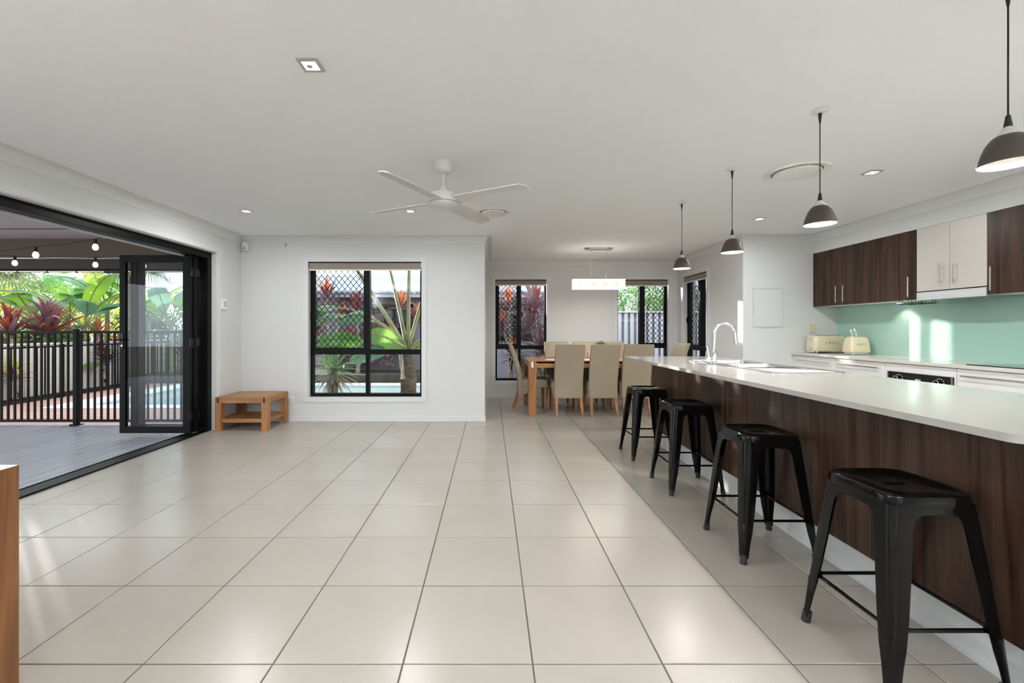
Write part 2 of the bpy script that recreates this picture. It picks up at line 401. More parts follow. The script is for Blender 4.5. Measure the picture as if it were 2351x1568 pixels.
for j in range(-12, 14):
    y0, y1 = TY0+j*T+GAP/2, TY0+(j+1)*T-GAP/2
    for i in range(-8, 11):
        x0, x1 = TX0+i*T+GAP/2, TX0+(i+1)*T-GAP/2
        for (rx0, rx1, ry0, ry1) in ((XL-0.068, XK, YF, YB), (XD0, XD1, YB, YD)):
            a0, a1, b0, b1 = max(x0, rx0), min(x1, rx1), max(y0, ry0), min(y1, ry1)
            if a1-a0 < 0.02 or b1-b0 < 0.01: continue
            if b1 < 0.9 or (a0 > 2.45 and b0 < YB): far.box(a0, a1, b0, b1, -0.008, 0)     # behind the camera or behind the island
            else: tile(a0, a1, b0, b1)
stuff(far.build('tile_field', 'tile', fl))

# skirting boards
def skirt(name, x0, x1, y0, y1):
    structure(MB().box(x0, x1, y0, y1, 0, 0.062).box(x0+(0.004 if x1-x0 < .02 else 0), x1-(0 if True else 0), y0+(0.004 if y1-y0 < .02 else 0), y1, 0.062, 0.07).build(name, 'trim_paint'))
skirt('baseboard_back', XL, XD0, YB-0.012, YB)
skirt('baseboard_dining_back', XD0+0.012, XD1-0.012, YD-0.012, YD)
skirt('baseboard_dining_left', XD0, XD0+0.012, YB-0.012, YD)
skirt('baseboard_dining_right', XD1-0.012, XD1, YK, YD)
skirt('baseboard_left', XL, XL+0.012, DOOR[1]+0.06, YB-0.012)
skirt('baseboard_kitchen', XD1+0.0, 3.93, YK-0.012, YK)

# coved cornices
def cornice(n, p0, p1, nrm, e0=-1, e1=-1, s=0.085):
    """p0-p1 along the wall at ceiling height; nrm points into the room; e = -1 inside corner, +1 outside corner, 0 square"""
    p0, p1, nrm = Vector(p0), Vector(p1), Vector(nrm); d = (p1-p0).normalized(); rows = []
    prof = [(0, -s-0.006), (0.008, -s-0.006)]+[(0.008+(s-0.008)*(1-math.cos(a)), -s+(s-0.006)*math.sin(a)) for a in [PI/2*k/8 for k in range(9)]]+[(s+.004, -0.006), (s+.004, 0)]
    for p, e, sg in ((p0, e0, -1), (p1, e1, 1)):
        rows.append([p+nrm*a+Vector((0, 0, z))+d*(sg*e*a) for a, z in prof]+[p])
    structure(MB().loft(rows, smooth=False).build('trim_%d' % n, 'trim_paint'))
cornice(1, (XL, YB, CEIL), (XD0, YB, CEIL), (0, -1, 0), -1, 1)
cornice(2, (XL, YF, CEIL), (XL, YB, CEIL), (1, 0, 0))
cornice(3, (XD0, YB, CEIL), (XD0, YD, CEIL), (1, 0, 0), 1, -1)
cornice(4, (XD0, YD, CEIL), (XD1, YD, CEIL), (0, -1, 0))
cornice(5, (XD1, YD, CEIL), (XD1, YK, CEIL), (-1, 0, 0), -1, 1)
cornice(6, (XD1, YK, CEIL), (XU, YK, CEIL), (0, -1, 0), 1, -1)
cornice(7, (XU, YK, CEIL), (XU, YF, CEIL), (-1, 0, 0))

# ---------------------------------------------------------------- windows
def window(n, axis, inner, a0, a1, z0, z1, mull, trans, mesh, sgn=1, latch=None):
    """frame of black aluminium set in the wall; axis 'x' in a wall along x whose inner face is y=inner"""
    def bx(mb, u0, u1, d0, d1, zz0, zz1, bev=0.0):
        d0, d1 = inner+sgn*d0, inner+sgn*d1
        if d0 > d1: d0, d1 = d1, d0
        if axis == 'x': mb.box(u0, u1, d0, d1, zz0, zz1, bev)
        else: mb.box(d0, d1, u0, u1, zz0, zz1, bev)
        return mb
    mid = (a0+a1)/2
    r = sroot('window_%d' % n, (mid, inner+sgn*0.1, z0) if axis == 'x' else (inner+sgn*0.1, mid, z0))
    fw = 0.03; D0, D1 = 0.065, 0.145
    f = MB(); bx(f, a0, a1, D0, D1, z0, z0+0.04); bx(f, a0, a1, D0, D1, z1-0.04, z1); bx(f, a0, a0+fw, D0, D1, z0+0.04, z1-0.04); bx(f, a1-fw, a1, D0, D1, z0+0.04, z1-0.04)
    f.build('window_frame', 'black_alu', r)
    bx(MB(), a0+fw, a1-fw, D0+0.004, D1, trans-0.034, trans+0.034, 0.004).build('transom', 'black_alu', r)
    bx(MB(), mull-0.031, mull+0.031, D0-0.004, D1, trans+0.034, z1-0.04, 0.004).build('mullion', 'black_alu', r)
    bx(MB(), mull-0.024, mull+0.024, D0+0.002, D1, z0+0.04, trans-0.034, 0.004).build('mullion', 'black_alu', r)
    # sliding sash behind the screen, four panes
    L, R = (a0+fw, mull-0.031), (mull+0.031, a1-fw)
    for (u0, u1, zz0, zz1) in ((*L, trans+0.034, z1-0.04), (*R, trans+0.034, z1-0.04), (a0+fw, mull-0.024, z0+0.04, trans-0.034), (mull+0.024, a1-fw, z0+0.04, trans-0.034)):
        bx(MB(), u0, u1, 0.118, 0.123, zz0, zz1).build('pane', 'glass_clear', r)
    u0, u1 = L if mesh == 'L' else R
    zz0, zz1 = trans+0.034, z1-0.04; s = MB(); w = 0.036
    bx(s, u0, u0+w, D0+0.006, 0.092, zz0, zz1); bx(s, u1-w*0.55, u1, D0+0.006, 0.092, zz0, zz1); bx(s, u0+w, u1-w*.55, D0+0.006, 0.092, zz0, zz0+0.022); bx(s, u0+w, u1-w*.55, D0+0.006, 0.092, zz1-0.022, zz1)
    sc = s.build('screen_frame', 'black_alu', r)
    # diamond grille
    g = MB(); px, pz = 0.077, 0.092; sl = pz/px; q0, q1 = u0+w, u1-w*.55
    for sg in (1, -1):
        k0 = zz0-sl*(q1-q0)-pz
        c = k0
        while c < zz1+pz+sl*(q1-q0):
            # line z = c + sg*sl*(u-q0), clipped
            pts = []
            for uu in (q0, q1):
                z = c+sg*sl*(uu-q0)
                pts.append((uu, z))
            (ua, za), (ub, zb) = pts
            def clip(zlim, ua, za, ub, zb, keep_below):
                if keep_below:
                    if za > zlim and zb > zlim: return None
                    if za > zlim: ua, za = ua+(ub-ua)*(zlim-za)/(zb-za), zlim
                    if zb > zlim: ub, zb = ua+(ub-ua)*(zlim-za)/(zb-za), zlim
                else:
                    if za < zlim and zb < zlim: return None
                    if za < zlim: ua, za = ua+(ub-ua)*(zlim-za)/(zb-za), zlim
                    if zb < zlim: ub, zb = ua+(ub-ua)*(zlim-za)/(zb-za), zlim
                return ua, za, ub, zb
            seg = clip(zz1, ua, za, ub, zb, True)
            if seg: seg = clip(zz0, *seg, False)
            if seg and abs(seg[2]-seg[0]) > 0.004:
                dd = inner+sgn*(0.079+0.003*sg)
                A, B = ((seg[0], dd, seg[1]), (seg[2], dd, seg[3])) if axis == 'x' else ((dd, seg[0], seg[1]), (dd, seg[2], seg[3]))
                g.cyl(A, B, 0.0040, n=4, caps=False, smooth=False)
            c += pz
    g.build('security_mesh', 'black_alu', r)
    lm = MB(); lx = (a0+0.012 if mesh == 'L' else a1-0.012)
    bx(lm, lx-0.008, lx+0.008, D0-0.016, D0, trans+0.42, trans+0.50, 0.003); lm.build('latch', 'black_alu', r)
    # white architrave on the wall face and lining in the reveal
    t = MB(); w, q = 0.062, 0.010
    bx(t, a0-w, a1+w, -q, 0, z1, z1+w); bx(t, a0-w, a1+w, -q, 0, z0-w, z0); bx(t, a0-w, a0, -q, 0, z0, z1); bx(t, a1, a1+w, -q, 0, z0, z1)
    t.build('architrave', 'trim_paint', r)
    return r, bx
def blind(axis, inner, a0, a1, z1, drop, sgn, label):
    mid = (a0+a1)/2
    r = thing('roller_blind', label, 'blind', (mid, inner+sgn*0.03, z1-drop) if axis == 'x' else (inner+sgn*0.03, mid, z1-drop))
    def bx(mb, u0, u1, d0, d1, q0, q1, b=0.0):
        d0, d1 = sorted((inner+sgn*d0, inner+sgn*d1))
        return mb.box(u0, u1, d0, d1, q0, q1, b) if axis == 'x' else mb.box(d0, d1, u0, u1, q0, q1, b)
    g = 0.008; c = inner+sgn*0.038
    A, B = ((a0+g, c, z1-0.038), (a1-g, c, z1-0.038)) if axis == 'x' else ((c, a0+g, z1-0.038), (c, a1-g, z1-0.038))
    MB().cyl(A, B, 0.027, n=20).build('roll', 'blind', r)
    bx(MB(), a0+g, a1-g, 0.004, 0.010, z1-drop, z1-0.016).build('fabric', 'blind', r)
    bx(MB(), a0+g, a1-g, 0.001, 0.013, z1-drop-0.018, z1-drop, 0.003).build('bottom_bar', 'white_plastic', r)
    bx(MB(), a0+0.001, a0+g, 0.002, 0.05, z1-0.07, z1-0.004, 0.002).build('bracket', 'black_alu', r)
    bx(MB(), a1-g, a1-0.001, 0.002, 0.05, z1-0.07, z1-0.004, 0.002).build('bracket', 'white_plastic', r)
window(1, 'x', YB, *W1, (840-CX)*YB/FPX, EYE-(808.5-CY)*YB/FPX, 'L')
window(2, 'x', YD, *W2, (1193-CX)*YD/FPX, EYE-(797.5-CY)*YD/FPX, 'L')
window(3, 'x', YD, *W3, (1475-CX)*YD/FPX, EYE-(795-CY)*YD/FPX, 'R')
window(4, 'y', XD1, *W4, 6.80, 0.90, 'R')
blind('x', YB, W1[0], W1[1], W1[3], 0.098, 1, 'taupe roller blind rolled up over the large living room window')
blind('x', YD, W2[0], W2[1], W2[3], 0.088, 1, 'taupe roller blind over the dining window nearest the end chair')
blind('x', YD, W3[0], W3[1], W3[3], 0.098, 1, 'taupe roller blind half hidden by the glowing box pendant')
blind('y', XD1, W4[0], W4[1], W4[3], 0.095, 1, 'taupe roller blind on the side window right of the dining table')

# ---------------------------------------------------------------- added unseen sliding door behind the camera, lets in fill daylight
r = sroot('added_door_2', (0, YF-0.1, 0))
f = MB(); x0, x1, _, z1 = FILL_SLIDER
f.box(x0, x1, YF-0.16, YF-0.05, z1-0.05, z1).box(x0, x0+0.05, YF-0.16, YF-0.05, 0, z1-.05).box(x1-0.05, x1, YF-0.16, YF-0.05, 0, z1-.05).box(x0+.05, x1-.05, YF-0.16, YF-0.05, 0, 0.04)
f.build('door_frame', 'black_alu', r)
for k in range(4):
    a = x0+0.05+k*(x1-x0-0.1)/4; b = a+(x1-x0-0.1)/4
    p = MB(); yy = YF-0.12+0.04*(k % 2)
    p.box(a, a+0.05, yy, yy+0.03, 0.04, z1-.05).box(b-0.05, b, yy, yy+0.03, 0.04, z1-.05).box(a+.05, b-.05, yy, yy+0.03, 0.04, 0.12).box(a+.05, b-.05, yy, yy+0.03, z1-.11, z1-.05)
    q = p.build('door_leaf', 'black_alu', r)
    MB().box(a+.05, b-.05, yy+0.012, yy+0.018, 0.12, z1-.11).build('pane', 'glass_clear', q)

# ---------------------------------------------------------------- folding door to the patio
D = sroot('door_1', (-3.40, 3.3, 0))
FX0, FX1 = -3.475, -3.335      # frame depth in x
MB().box(FX0, FX1, DOOR[0], DOOR[1], 2.045, 2.125, 0.003).build('door_head', 'black_alu', D)
MB().box(FX0, FX0+.02, DOOR[0], DOOR[1], 2.028, 2.045).build('head_track', 'brushed_alu', D)
MB().box(FX0, FX1, DOOR[1]-0.075, DOOR[1], 0.014, 2.045, 0.003).build('jamb', 'black_alu', D)
MB().box(FX0, FX1, DOOR[0], DOOR[0]+0.06, 0.014, 2.045, 0.003).build('jamb', 'black_alu', D)
MB().box(FX0, FX1, DOOR[0], DOOR[1], -0.02, 0.014, 0.002).box(FX0-0.06, FX0-0.048, DOOR[0], DOOR[1], -0.03, 0.004).box(FX0-.10, FX0, DOOR[0], DOOR[1], -0.045, -0.025).build('sill_track', 'black_alu', D)
tr = MB(); w = 0.055
tr.box(XL, XL+0.012, DOOR[0]-w, DOOR[1]+w, 2.125, 2.125+w).box(XL, XL+0.012, DOOR[1], DOOR[1]+w, 0, 2.125).box(XL, XL+0.012, DOOR[0]-w, DOOR[0], 0, 2.125)
tr.box(XL-0.064, XL, DOOR[0], DOOR[1], 2.118, 2.125).box(XL-0.064, XL, DOOR[1]-0.008, DOOR[1], 0, 2.118).build('architrave', 'trim_paint', D)
def panel(y, xa, xb, handle=False):
    st = 0.085; z0, z1 = 0.03, 2.045
    p = MB(); t = 0.038
    p.box(xa, xa+st*.8, y, y+t, z0, z1, .003).box(xb-st, xb, y, y+t, z0, z1, .003).box(xa+st*.8, xb-st, y, y+t, z0, z0+0.075, .003).box(xa+st*.8, xb-st, y, y+t, z1-0.085, z1, .003)
    q = p.build('door_panel', 'black_alu', D)
    MB().box(xa+st*.8, xb-st, y+0.016, y+0.022, z0+.075, z1-.085).build('pane', 'glass_door', q)
    for z in (0.22, 1.05, 1.85):
        MB().box(xb-0.002, xb+0.018, y-0.006, y+t+0.006, z-0.05, z+0.05, .004).build('hinge', 'black_metal', q)
    if handle:
        MB().box(xa+0.02, xa+0.05, y-0.008, y, 0.98, 1.16, .003).tube([(xa+0.035, y-0.006, 1.085), (xa+0.035, y-0.045, 1.085), (xa+0.03, y-0.05, 1.085), (xa-0.06, y-0.05, 1.085)], 0.008).build('handle', 'black_metal', q)
        MB().cyl((xa+0.035, y-0.012, 1.02), (xa+0.035, y, 1.02), 0.011, n=14).build('lock_cylinder', 'satin_nickel', q)
panel(4.815, -4.195, -3.395, True)
panel(4.868, -4.115, -3.385)
panel(4.925, -4.085, -3.40)

# ================================================================ fixed small things
def plate(name, label, cat, c, axis, w, h, mat, dots=(), dotmat='white_plastic', t=0.009):
    """flat wall plate; axis 'y' faces -y, 'x' faces +x, '-x' faces -x"""
    c = Vector(c); r = thing(name, label, cat, c)
    def bx(u0, u1, d, z0, z1, m, nm, b):
        if axis == 'y': MB().box(c.x+u0, c.x+u1, c.y-d, c.y, c.z+z0, c.z+z1, b).build(nm, m, r)
        elif axis == 'x': MB().box(c.x, c.x+d, c.y+u0, c.y+u1, c.z+z0, c.z+z1, b).build(nm, m, r)
        else: MB().box(c.x-d, c.x, c.y+u0, c.y+u1, c.z+z0, c.z+z1, b).build(nm, m, r)
    bx(-w/2, w/2, t, -h/2, h/2, mat, 'plate', .002)
    for (nm, u, z, du, dz, m) in dots: bx(u-du/2, u+du/2, t+0.004, z-dz/2, z+dz/2, m, nm, .001)
    return r
p = at(1865, 754.5, YK)
plate('switch_plate', 'beige switch plate with two rockers above the cream toaster', 'switch', (p.x, YK, p.z), 'y', 0.073, 0.118, 'cream_plastic',
      [('rocker', 0, 0.016, 0.016, 0.011, 'white_plastic'), ('rocker', 0, -0.016, 0.016, 0.011, 'white_plastic')])
p = at(1863, 784, YK)
plate('power_outlet', 'beige power outlet just left of the cream toaster', 'outlet', (p.x, YK, p.z), 'y', 0.085, 0.08, 'cream_plastic', [('socket', 0.012, 0, 0.01, 0.01, 'iron')])
p = at(668.5, 915, YB)
plate('power_outlet', 'small white power outlet low on the wall right of the coffee table', 'outlet', (p.x, YB, p.z), 'y', 0.072, 0.074, 'white_plastic',
      [('rocker', -0.015, 0.018, 0.012, 0.012, 'white_gloss'), ('rocker', 0.015, 0.018, 0.012, 0.012, 'white_gloss'), ('socket', 0, -0.012, 0.02, 0.02, 'grey_lens')])
d = 3.27*FPX/(CX-512); p = at(512, 698, d)
plate('alarm_keypad', 'white alarm keypad with grey screen between folding door and corner', 'keypad', (XL, p.y, p.z), 'x', 0.11, 0.125, 'white_plastic',
      [('display', 0.01, 0.0, 0.05, 0.07, 'screen_grey')], t=0.022)
# motion sensor in the corner
p = at(560, 566, YB-0.02)
r = thing('motion_sensor', 'small white motion sensor high in the corner by the ceiling', 'sensor', (p.x+0.02, YB, p.z-0.06))
MB().box(p.x-0.012, p.x+0.056, YB-0.05, YB, p.z-0.06, p.z+0.05, .006).build('housing', 'white_plastic', r)
MB().box(p.x+0.004, p.x+0.038, YB-0.054, YB-0.049, p.z-0.048, p.z-0.008, .003).build('lens', 'grey_lens', r)
p = at(657.5, 563, YB)
r = thing('wall_hook', 'tiny metal hook on the bare wall left of the large window', 'hook', (p.x, YB, p.z))
MB().cyl((p.x, YB, p.z+.01), (p.x, YB-0.02, p.z+.01), 0.004, n=8).tube([(p.x, YB-0.02, p.z+0.01), (p.x, YB-0.03, p.z), (p.x, YB-0.025, p.z-0.02), (p.x, YB-0.012, p.z-0.02)], 0.003, 6).build('hook', 'iron', r)
# flush access panel on the kitchen end wall
a, b = at(1728, 751, YK), at(1796, 661, YK)
r = thing('access_panel', 'white flush wall panel with a thin raised frame beside the kitchen', 'panel', ((a.x+b.x)/2, YK, a.z))
f = MB(); w = 0.012
f.box(a.x, b.x, YK-0.011, YK, a.z, a.z+w).box(a.x, b.x, YK-0.011, YK, b.z-w, b.z).box(a.x, a.x+w, YK-0.011, YK, a.z+w, b.z-w).box(b.x-w, b.x, YK-0.011, YK, a.z+w, b.z-w)
f.build('panel_frame', 'panel_shadow_grey', r)  # greyer colour stands in for the thin shadow outline of the frame
MB().box(a.x+w, b.x-w, YK-0.005, YK, a.z+w, b.z-w).build('panel_face', 'wall_paint', r)

# ================================================================ ceiling things
def downlight(x, y, label, group=None, watt=DOWNLIGHT_W):
    r = thing('downlight', label, 'downlight', (x, y, CEIL), group=group)
    s, i = 0.048, 0.032
    f = MB()
    for (a, b, c, e) in ((-s, s, -s, -i), (-s, s, i, s), (-s, -i, -i, i), (i, s, -i, i)): f.box(x+a, x+b, y+c, y+e, CEIL-0.006, CEIL)
    f.build('bezel', 'satin_nickel', r)
    MB().box(x-i, x+i, y-i, y+i, CEIL-0.0035, CEIL-0.001).build('diffuser', 'downlight_glow', r)
    MB().lathe([(0.0, -0.0075), (0.012, -0.006), (0.014, -0.0035)], (x-0.008, y+0.006, CEIL), 12).build('globe', 'satin_nickel', r)
    o = lamp('downlight_lamp', r, 'AREA', (x, y, CEIL-0.012), watt, (0.97, 0.985, 1.0), shape='DISK', size=0.07)
    return r
downlight(-0.827, 1.962, 'square downlight in the ceiling nearest the camera, ahead of the fan')
downlight(-2.507, 4.37, 'square downlight in the ceiling near the folding door corner')
downlight(-0.822, 4.37, 'square downlight seen just below the left fan blade')
downlight(2.955, 3.30, 'square downlight over the kitchen between large vent and wall cabinets')
downlight(2.955, 4.68, 'small far square downlight over the kitchen between two pendants')
for x, y in ((-2.507, 1.96), (-2.507, -0.45), (-0.827, -0.45), (2.955, 1.92), (2.955, 0.54), (1.2, -0.45), (-2.507, -2.6), (-0.827, -2.6), (1.2, -2.6), (2.955, -1.2)):
    downlight(x, y, 'square ceiling downlight out of view behind the camera', 'downlights behind the camera', 3.0)

def vent(x, y, R, label):
    r = thing('ceiling_vent', label, 'air vent', (x, y, CEIL))
    MB().lathe([(R, 0), (R, -0.006), (R*0.97, -0.012), (R*0.80, -0.006), (R*0.745, 0.0)], (x, y, CEIL), 48).build('vent_ring', 'white_gloss', r)
    MB().lathe([(R*0.745, -0.001), (R*0.70, -0.001)], (x, y, CEIL), 48).build('throat', 'grout', r)
    MB().lathe([(R*0.70, -0.001), (R*0.71, -0.012), (R*0.69, -0.019), (R*0.5, -0.022), (0, -0.023)], (x, y, CEIL), 48).build('vent_disc', 'white_gloss', r)
vent(0.03, 4.42, 0.18, 'round white ceiling vent beyond the fan')
vent(2.373, 3.30, 0.225, 'large round white ceiling vent over the kitchen')

# ceiling fan
fx, fy = -0.339, 3.10
r = thing('ceiling_fan', 'white four-blade ceiling fan hanging over the living area', 'fan', (fx, fy, 2.1))
MB().lathe([(0, 0), (0.064, 0), (0.066, -0.012), (0.066, -0.045), (0.060, -0.065), (0.045, -0.080), (0.020, -0.086), (0, -0.086)], (fx, fy, CEIL), 32).build('canopy', 'fan_white', r)
MB().cyl((fx, fy, 2.335), (fx, fy, 2.225), 0.0115, n=16).build('downrod', 'fan_white', r)
MB().lathe([(0, 2.245), (0.022, 2.245), (0.026, 2.238), (0.040, 2.195), (0.041, 2.188), (0.0, 2.188)], (fx, fy, 0), 28).build('coupling', 'fan_white', r)
MB().lathe([(0, 2.192), (0.085, 2.190), (0.098, 2.184), (0.108, 2.165), (0.117, 2.135), (0.119, 2.118), (0.112, 2.116), (0, 2.116)], (fx, fy, 0), 40).build('motor_housing', 'fan_white', r)
MB().lathe([(0.117, 2.112), (0.117, 2.106), (0.105, 2.092), (0.07, 2.080), (0, 2.076)], (fx, fy, 0), 40).lathe([(0.117, 2.112), (0, 2.113)], (fx, fy, 0), 40).build('motor_cap', 'fan_white', r)
for k in range(4):
    ang = math.radians(-27+90*k); up, lo = [], []
    mb = MB(); N = 14; rows_t = []
    for i in range(N+1):
        t = i/N; rr = 0.085+t*(0.66-0.085)
        wl = 0.050+0.012*math.sin(PI*min(1, t*1.15)); wr = 0.056+0.010*t
        if t > 0.90:
            q = (t-0.90)/0.10; wr *= 1-.55*q*q; wl *= (1-0.10*q*q)
        tilt = math.radians(13)
        row = []
        for sgn, ww in ((1, wl), (-1, wr)):
            x, y, z = rr, sgn*ww, 2.135+sgn*ww*math.tan(tilt)*-1
            row.append(Vector((x, y, z)))
        rows_t.append(row)
    R = Matrix.Rotation(ang, 4, 'Z')
    rings = []
    for a, b in rows_t:
        th = Vector((0, 0, 0.006)); m = (a+b)/2+Vector((0, 0, 0.004))
        rings.append([R @ p + Vector((fx, fy, 0)) for p in (a, m, b, b-th, m-th, a-th)])
    mb.loft(rings, smooth=False); mb.build('fan_blade', 'fan_white', r)

# pendant lamps over the island
def pendant(y, label):
    x = 1.835; r = thing('pendant_lamp', label, 'pendant lamp', (x, y, 1.787), group='pendants over the island')
    c = (x, y, 0)
    MB().lathe([(0, 2.42), (0.042, 2.42), (0.043, 2.416), (0.03, 2.408), (0, 2.404)], c, 24).build('ceiling_plate', 'brushed_alu', r)
    MB().lathe([(0.0085, 2.404), (0.0085, 2.392), (0.004, 2.35), (0.0028, 2.345)], c, 12).build('cord_grip', 'iron', r)
    MB().cyl((x, y, 2.35), (x, y, 1.955), 0.0026, n=8).build('cord', 'iron', r)
    MB().lathe([(0.0028, 1.962), (0.0065, 1.958), (0.0115, 1.922), (0.0115, 1.918), (0, 1.918)], c, 16).build('cord_grip', 'iron', r)
    MB().lathe([(0.011, 1.918), (0.036, 1.880), (0.034, 1.880), (0.009, 1.917)], c, 24).build('clear_collar', 'clear_cone', r)
    prof = [(0.024, 1.890), (0.034, 1.887), (0.044, 1.878), (0.056, 1.858), (0.066, 1.832), (0.073, 1.808), (0.0775, 1.787)]
    s = MB().lathe(prof, c, 40).build('shade', 'shade_brown', r)
    MB().lathe([(a-0.0025, b-0.002) for a, b in prof[1:-1]]+[(0.0745, 1.787), (0.0775, 1.787)], c, 40).lathe([(0.0315, 1.885), (0, 1.886)], c, 24).build('shade_lining', 'shade_inside', s)
    MB().lathe([(0, 1.812), (0.012, 1.814), (0.019, 1.824), (0.019, 1.84), (0.012, 1.86), (0.012, 1.884)], c, 20).build('bulb', 'bulb_white', r)
    lamp('pendant_light', r, 'SPOT', (x, y, 1.806), PENDANT_W*6, (1, 0.96, 0.9), spot_size=math.radians(168), spot_blend=0.1, shadow_soft_size=0.02)
pendant(1.51, 'brown dome pendant nearest the camera, cut by the right edge')
pendant(2.372, 'brown dome pendant hanging in front of the large ceiling vent')
pendant(3.233, 'brown dome pendant, second farthest over the island')
pendant(4.086, 'smallest looking brown dome pendant, farthest over the island')

# box pendant over the dining table
px, py = 1.618, 6.38
r = thing('box_pendant', 'glowing white glass box pendant with four squares above the dining table', 'pendant lamp', (px, py, 1.80))
MB().box(px-0.15, px+0.15, py-0.035, py+0.035, CEIL-0.022, CEIL, .003).build('ceiling_bar', 'satin_nickel', r)
MB().box(px-0.21, px+0.21, py-0.05, py+0.05, CEIL-0.0245, CEIL-0.021, .001).build('ceiling_plate', 'satin_nickel', r)
for s in (-1, 1):
    MB().cyl((px+s*0.11, py, CEIL-0.022), (px+s*0.11, py, CEIL-0.05), 0.006, n=10).build('gland', 'satin_nickel', r)
    MB().tube([(px+s*0.125, py, CEIL-0.068), (px+s*0.112, py, 2.18), (px+s*0.111, py, 1.955)], 0.0035, 8).build('suspension_rod', 'satin_nickel', r)
MB().tube([(px-0.127, py, CEIL-0.068), (px-0.05, py, CEIL-0.064), (px+0.05, py, CEIL-0.064), (px+0.127, py, CEIL-0.068)], 0.004, 8).tube([(px, py, CEIL-.022), (px, py, CEIL-.064)], .003, 6).build('spreader_bar', 'satin_nickel', r)
MB().box(px-0.39, px+0.39, py-0.045, py-0.040, 1.803, 1.957, .001).build('glass_panel', 'dining_glow', r)
MB().box(px-0.39, px+0.39, py+0.040, py+0.045, 1.803, 1.957, .001).build('glass_panel', 'dining_glow', r)
MB().box(px-0.385, px+0.385, py-0.040, py+0.040, 1.83, 1.945).build('light_box', 'dining_glow', r)
for k in range(4):
    cx_ = px-0.27+0.18*k
    MB().box(cx_-0.037, cx_+0.037, py-0.049, py-0.045, 1.85, 1.924, .001).build('glass_square', 'dining_square', r)
for s, e in ((-1, 0.38), (-1, 0.345), (1, 0.36)):
    MB().cyl((px+s*e, py-0.052, 1.944), (px+s*e, py-0.044, 1.944), 0.004, n=10).build('screw', 'satin_nickel', r)
up_ = lamp('box_pendant_uplight', r, 'AREA', (px, py, 1.962), 0.8, (1, 0.96, 0.9), shape='RECTANGLE', size=0.74, size_y=0.07); up_.rotation_euler = (PI, 0, 0)
lamp('box_pendant_light', r, 'AREA', (px, py, 1.79), 8, (1, 0.94, 0.84), shape='RECTANGLE', size=0.74, size_y=0.08)

# added fill lamps, unseen at the rear, to lift the ceiling brightness
def fill_uplighter(x, y, label):
    r = thing('added_fill_lamp', label, 'fill lamp', (x, y, 0), group='added fill lamps behind the camera')
    MB().lathe([(0, 0), (.14, 0), (.14, .012), (.03, .026), (.012, .04), (0, .04)], (x, y, 0), 32).build('base', 'white_gloss', r)
    MB().cyl((x, y, .03), (x, y, 1.66), .011, n=14).build('pole', 'white_gloss', r)
    MB().lathe([(.012, 1.64), (.06, 1.655), (.12, 1.70), (.155, 1.765), (.150, 1.765), (.115, 1.71), (.05, 1.668), (0, 1.66)], (x, y, 0), 36).build('bowl_shade', 'opal', r)
    o = lamp('fill_uplight', r, 'AREA', (x, y, 1.72), FILL_UPLIGHT_W, (0.93, 0.972, 1.0), shape='DISK', size=.20); o.rotation_euler = (PI, 0, 0)
fill_uplighter(-2.95, -0.7, 'added unseen white fill lamp behind the camera by the left wall')
fill_uplighter(0.4, -2.3, 'added unseen white fill lamp behind the camera by the rear door')
fill_uplighter(4.1, -0.3, 'added unseen white fill lamp behind the camera by the right wall')

# ================================================================ kitchen island
ZC = 0.909
I = thing('kitchen_island', 'dark brown timber-veneer kitchen island with brushed metal kick', 'island', (2.0, 2.9, 0))
PX = 1.694
MB().box(PX, PX+0.018, 2.2525, 4.468, 0.18, 0.884).build('front_panel', 'wenge', I)
MB().box(PX, PX+0.018, 1.28, 2.2495, 0.18, 0.884).build('front_panel', 'wenge', I)
MB().box(PX+0.018, 2.36, 4.45, 4.468, 0.0, 0.884).build('end_panel', 'wenge', I)
MB().box(PX+0.018, 2.36, 1.28, 1.298, 0.0, 0.884).build('end_panel', 'wenge', I)
MB().box(1.75, 1.762, 1.298, 4.45, 0.0, 0.18).build('kick_board', 'brushed_alu', I)
MB().box(2.35, 2.36, 1.298, 4.45, 0.0, 0.12).build('kick_board', 'carcass_white', I)
MB().box(1.765, 2.36, 1.30, 2.80, 0.12, 0.884).box(1.765, 2.36, 4.09, 4.449, 0.12, 0.884).box(1.765, 2.36, 2.80, 4.09, 0.12, 0.60).build('carcass', 'carcass_white', I)
for k in range(5):
    y0 = 1.30+k*0.63; d_ = MB().box(2.36, 2.378, y0+.002, y0+.627, 0.13, 0.876).build('cabinet_door', 'cabinet_white', I)
    MB().box(2.378, 2.40, y0+.04, y0+.59, 0.815, 0.823, .003).build('handle', 'satin_nickel', d_)

def rounded(x0, x1, y0, y1, r, corners, n=6):
    """outline with the named corners rounded; corners: set of 'a' x0y0, 'b' x1y0, 'c' x1y1, 'd' x0y1"""
    out = []
    for key, cx, cy, a0 in (('a', x0, y0, PI), ('b', x1, y0, 1.5*PI), ('c', x1, y1, 0), ('d', x0, y1, .5*PI)):
        if key in corners:
            ox = cx+(r if cx == x0 else -r); oy = cy+(r if cy == y0 else -r)
            out += [(ox+r*math.cos(a0+PI/2*k/n), oy+r*math.sin(a0+PI/2*k/n)) for k in range(n+1)]
        else: out.append((cx, cy))
    return out
B = thing('island_benchtop', 'pale stone benchtop overhanging the dark island', 'benchtop', (1.95, 2.9, 0.884))
X0, X1, Y0, Y1 = 1.455, 2.425, 1.173, 4.656
hx0, hx1, hy0, hy1 = 1.900, 2.365, 2.89, 4.02
mb = MB()
mb.prism(rounded(X0, hx0, Y0, Y1, 0.03, 'ad'), 0.884, ZC).prism(rounded(hx1, X1, Y0, Y1, 0.02, 'bc'), 0.884, ZC).box(hx0, hx1, Y0, hy0, 0.884, ZC).box(hx0, hx1, hy1, Y1, 0.884, ZC)
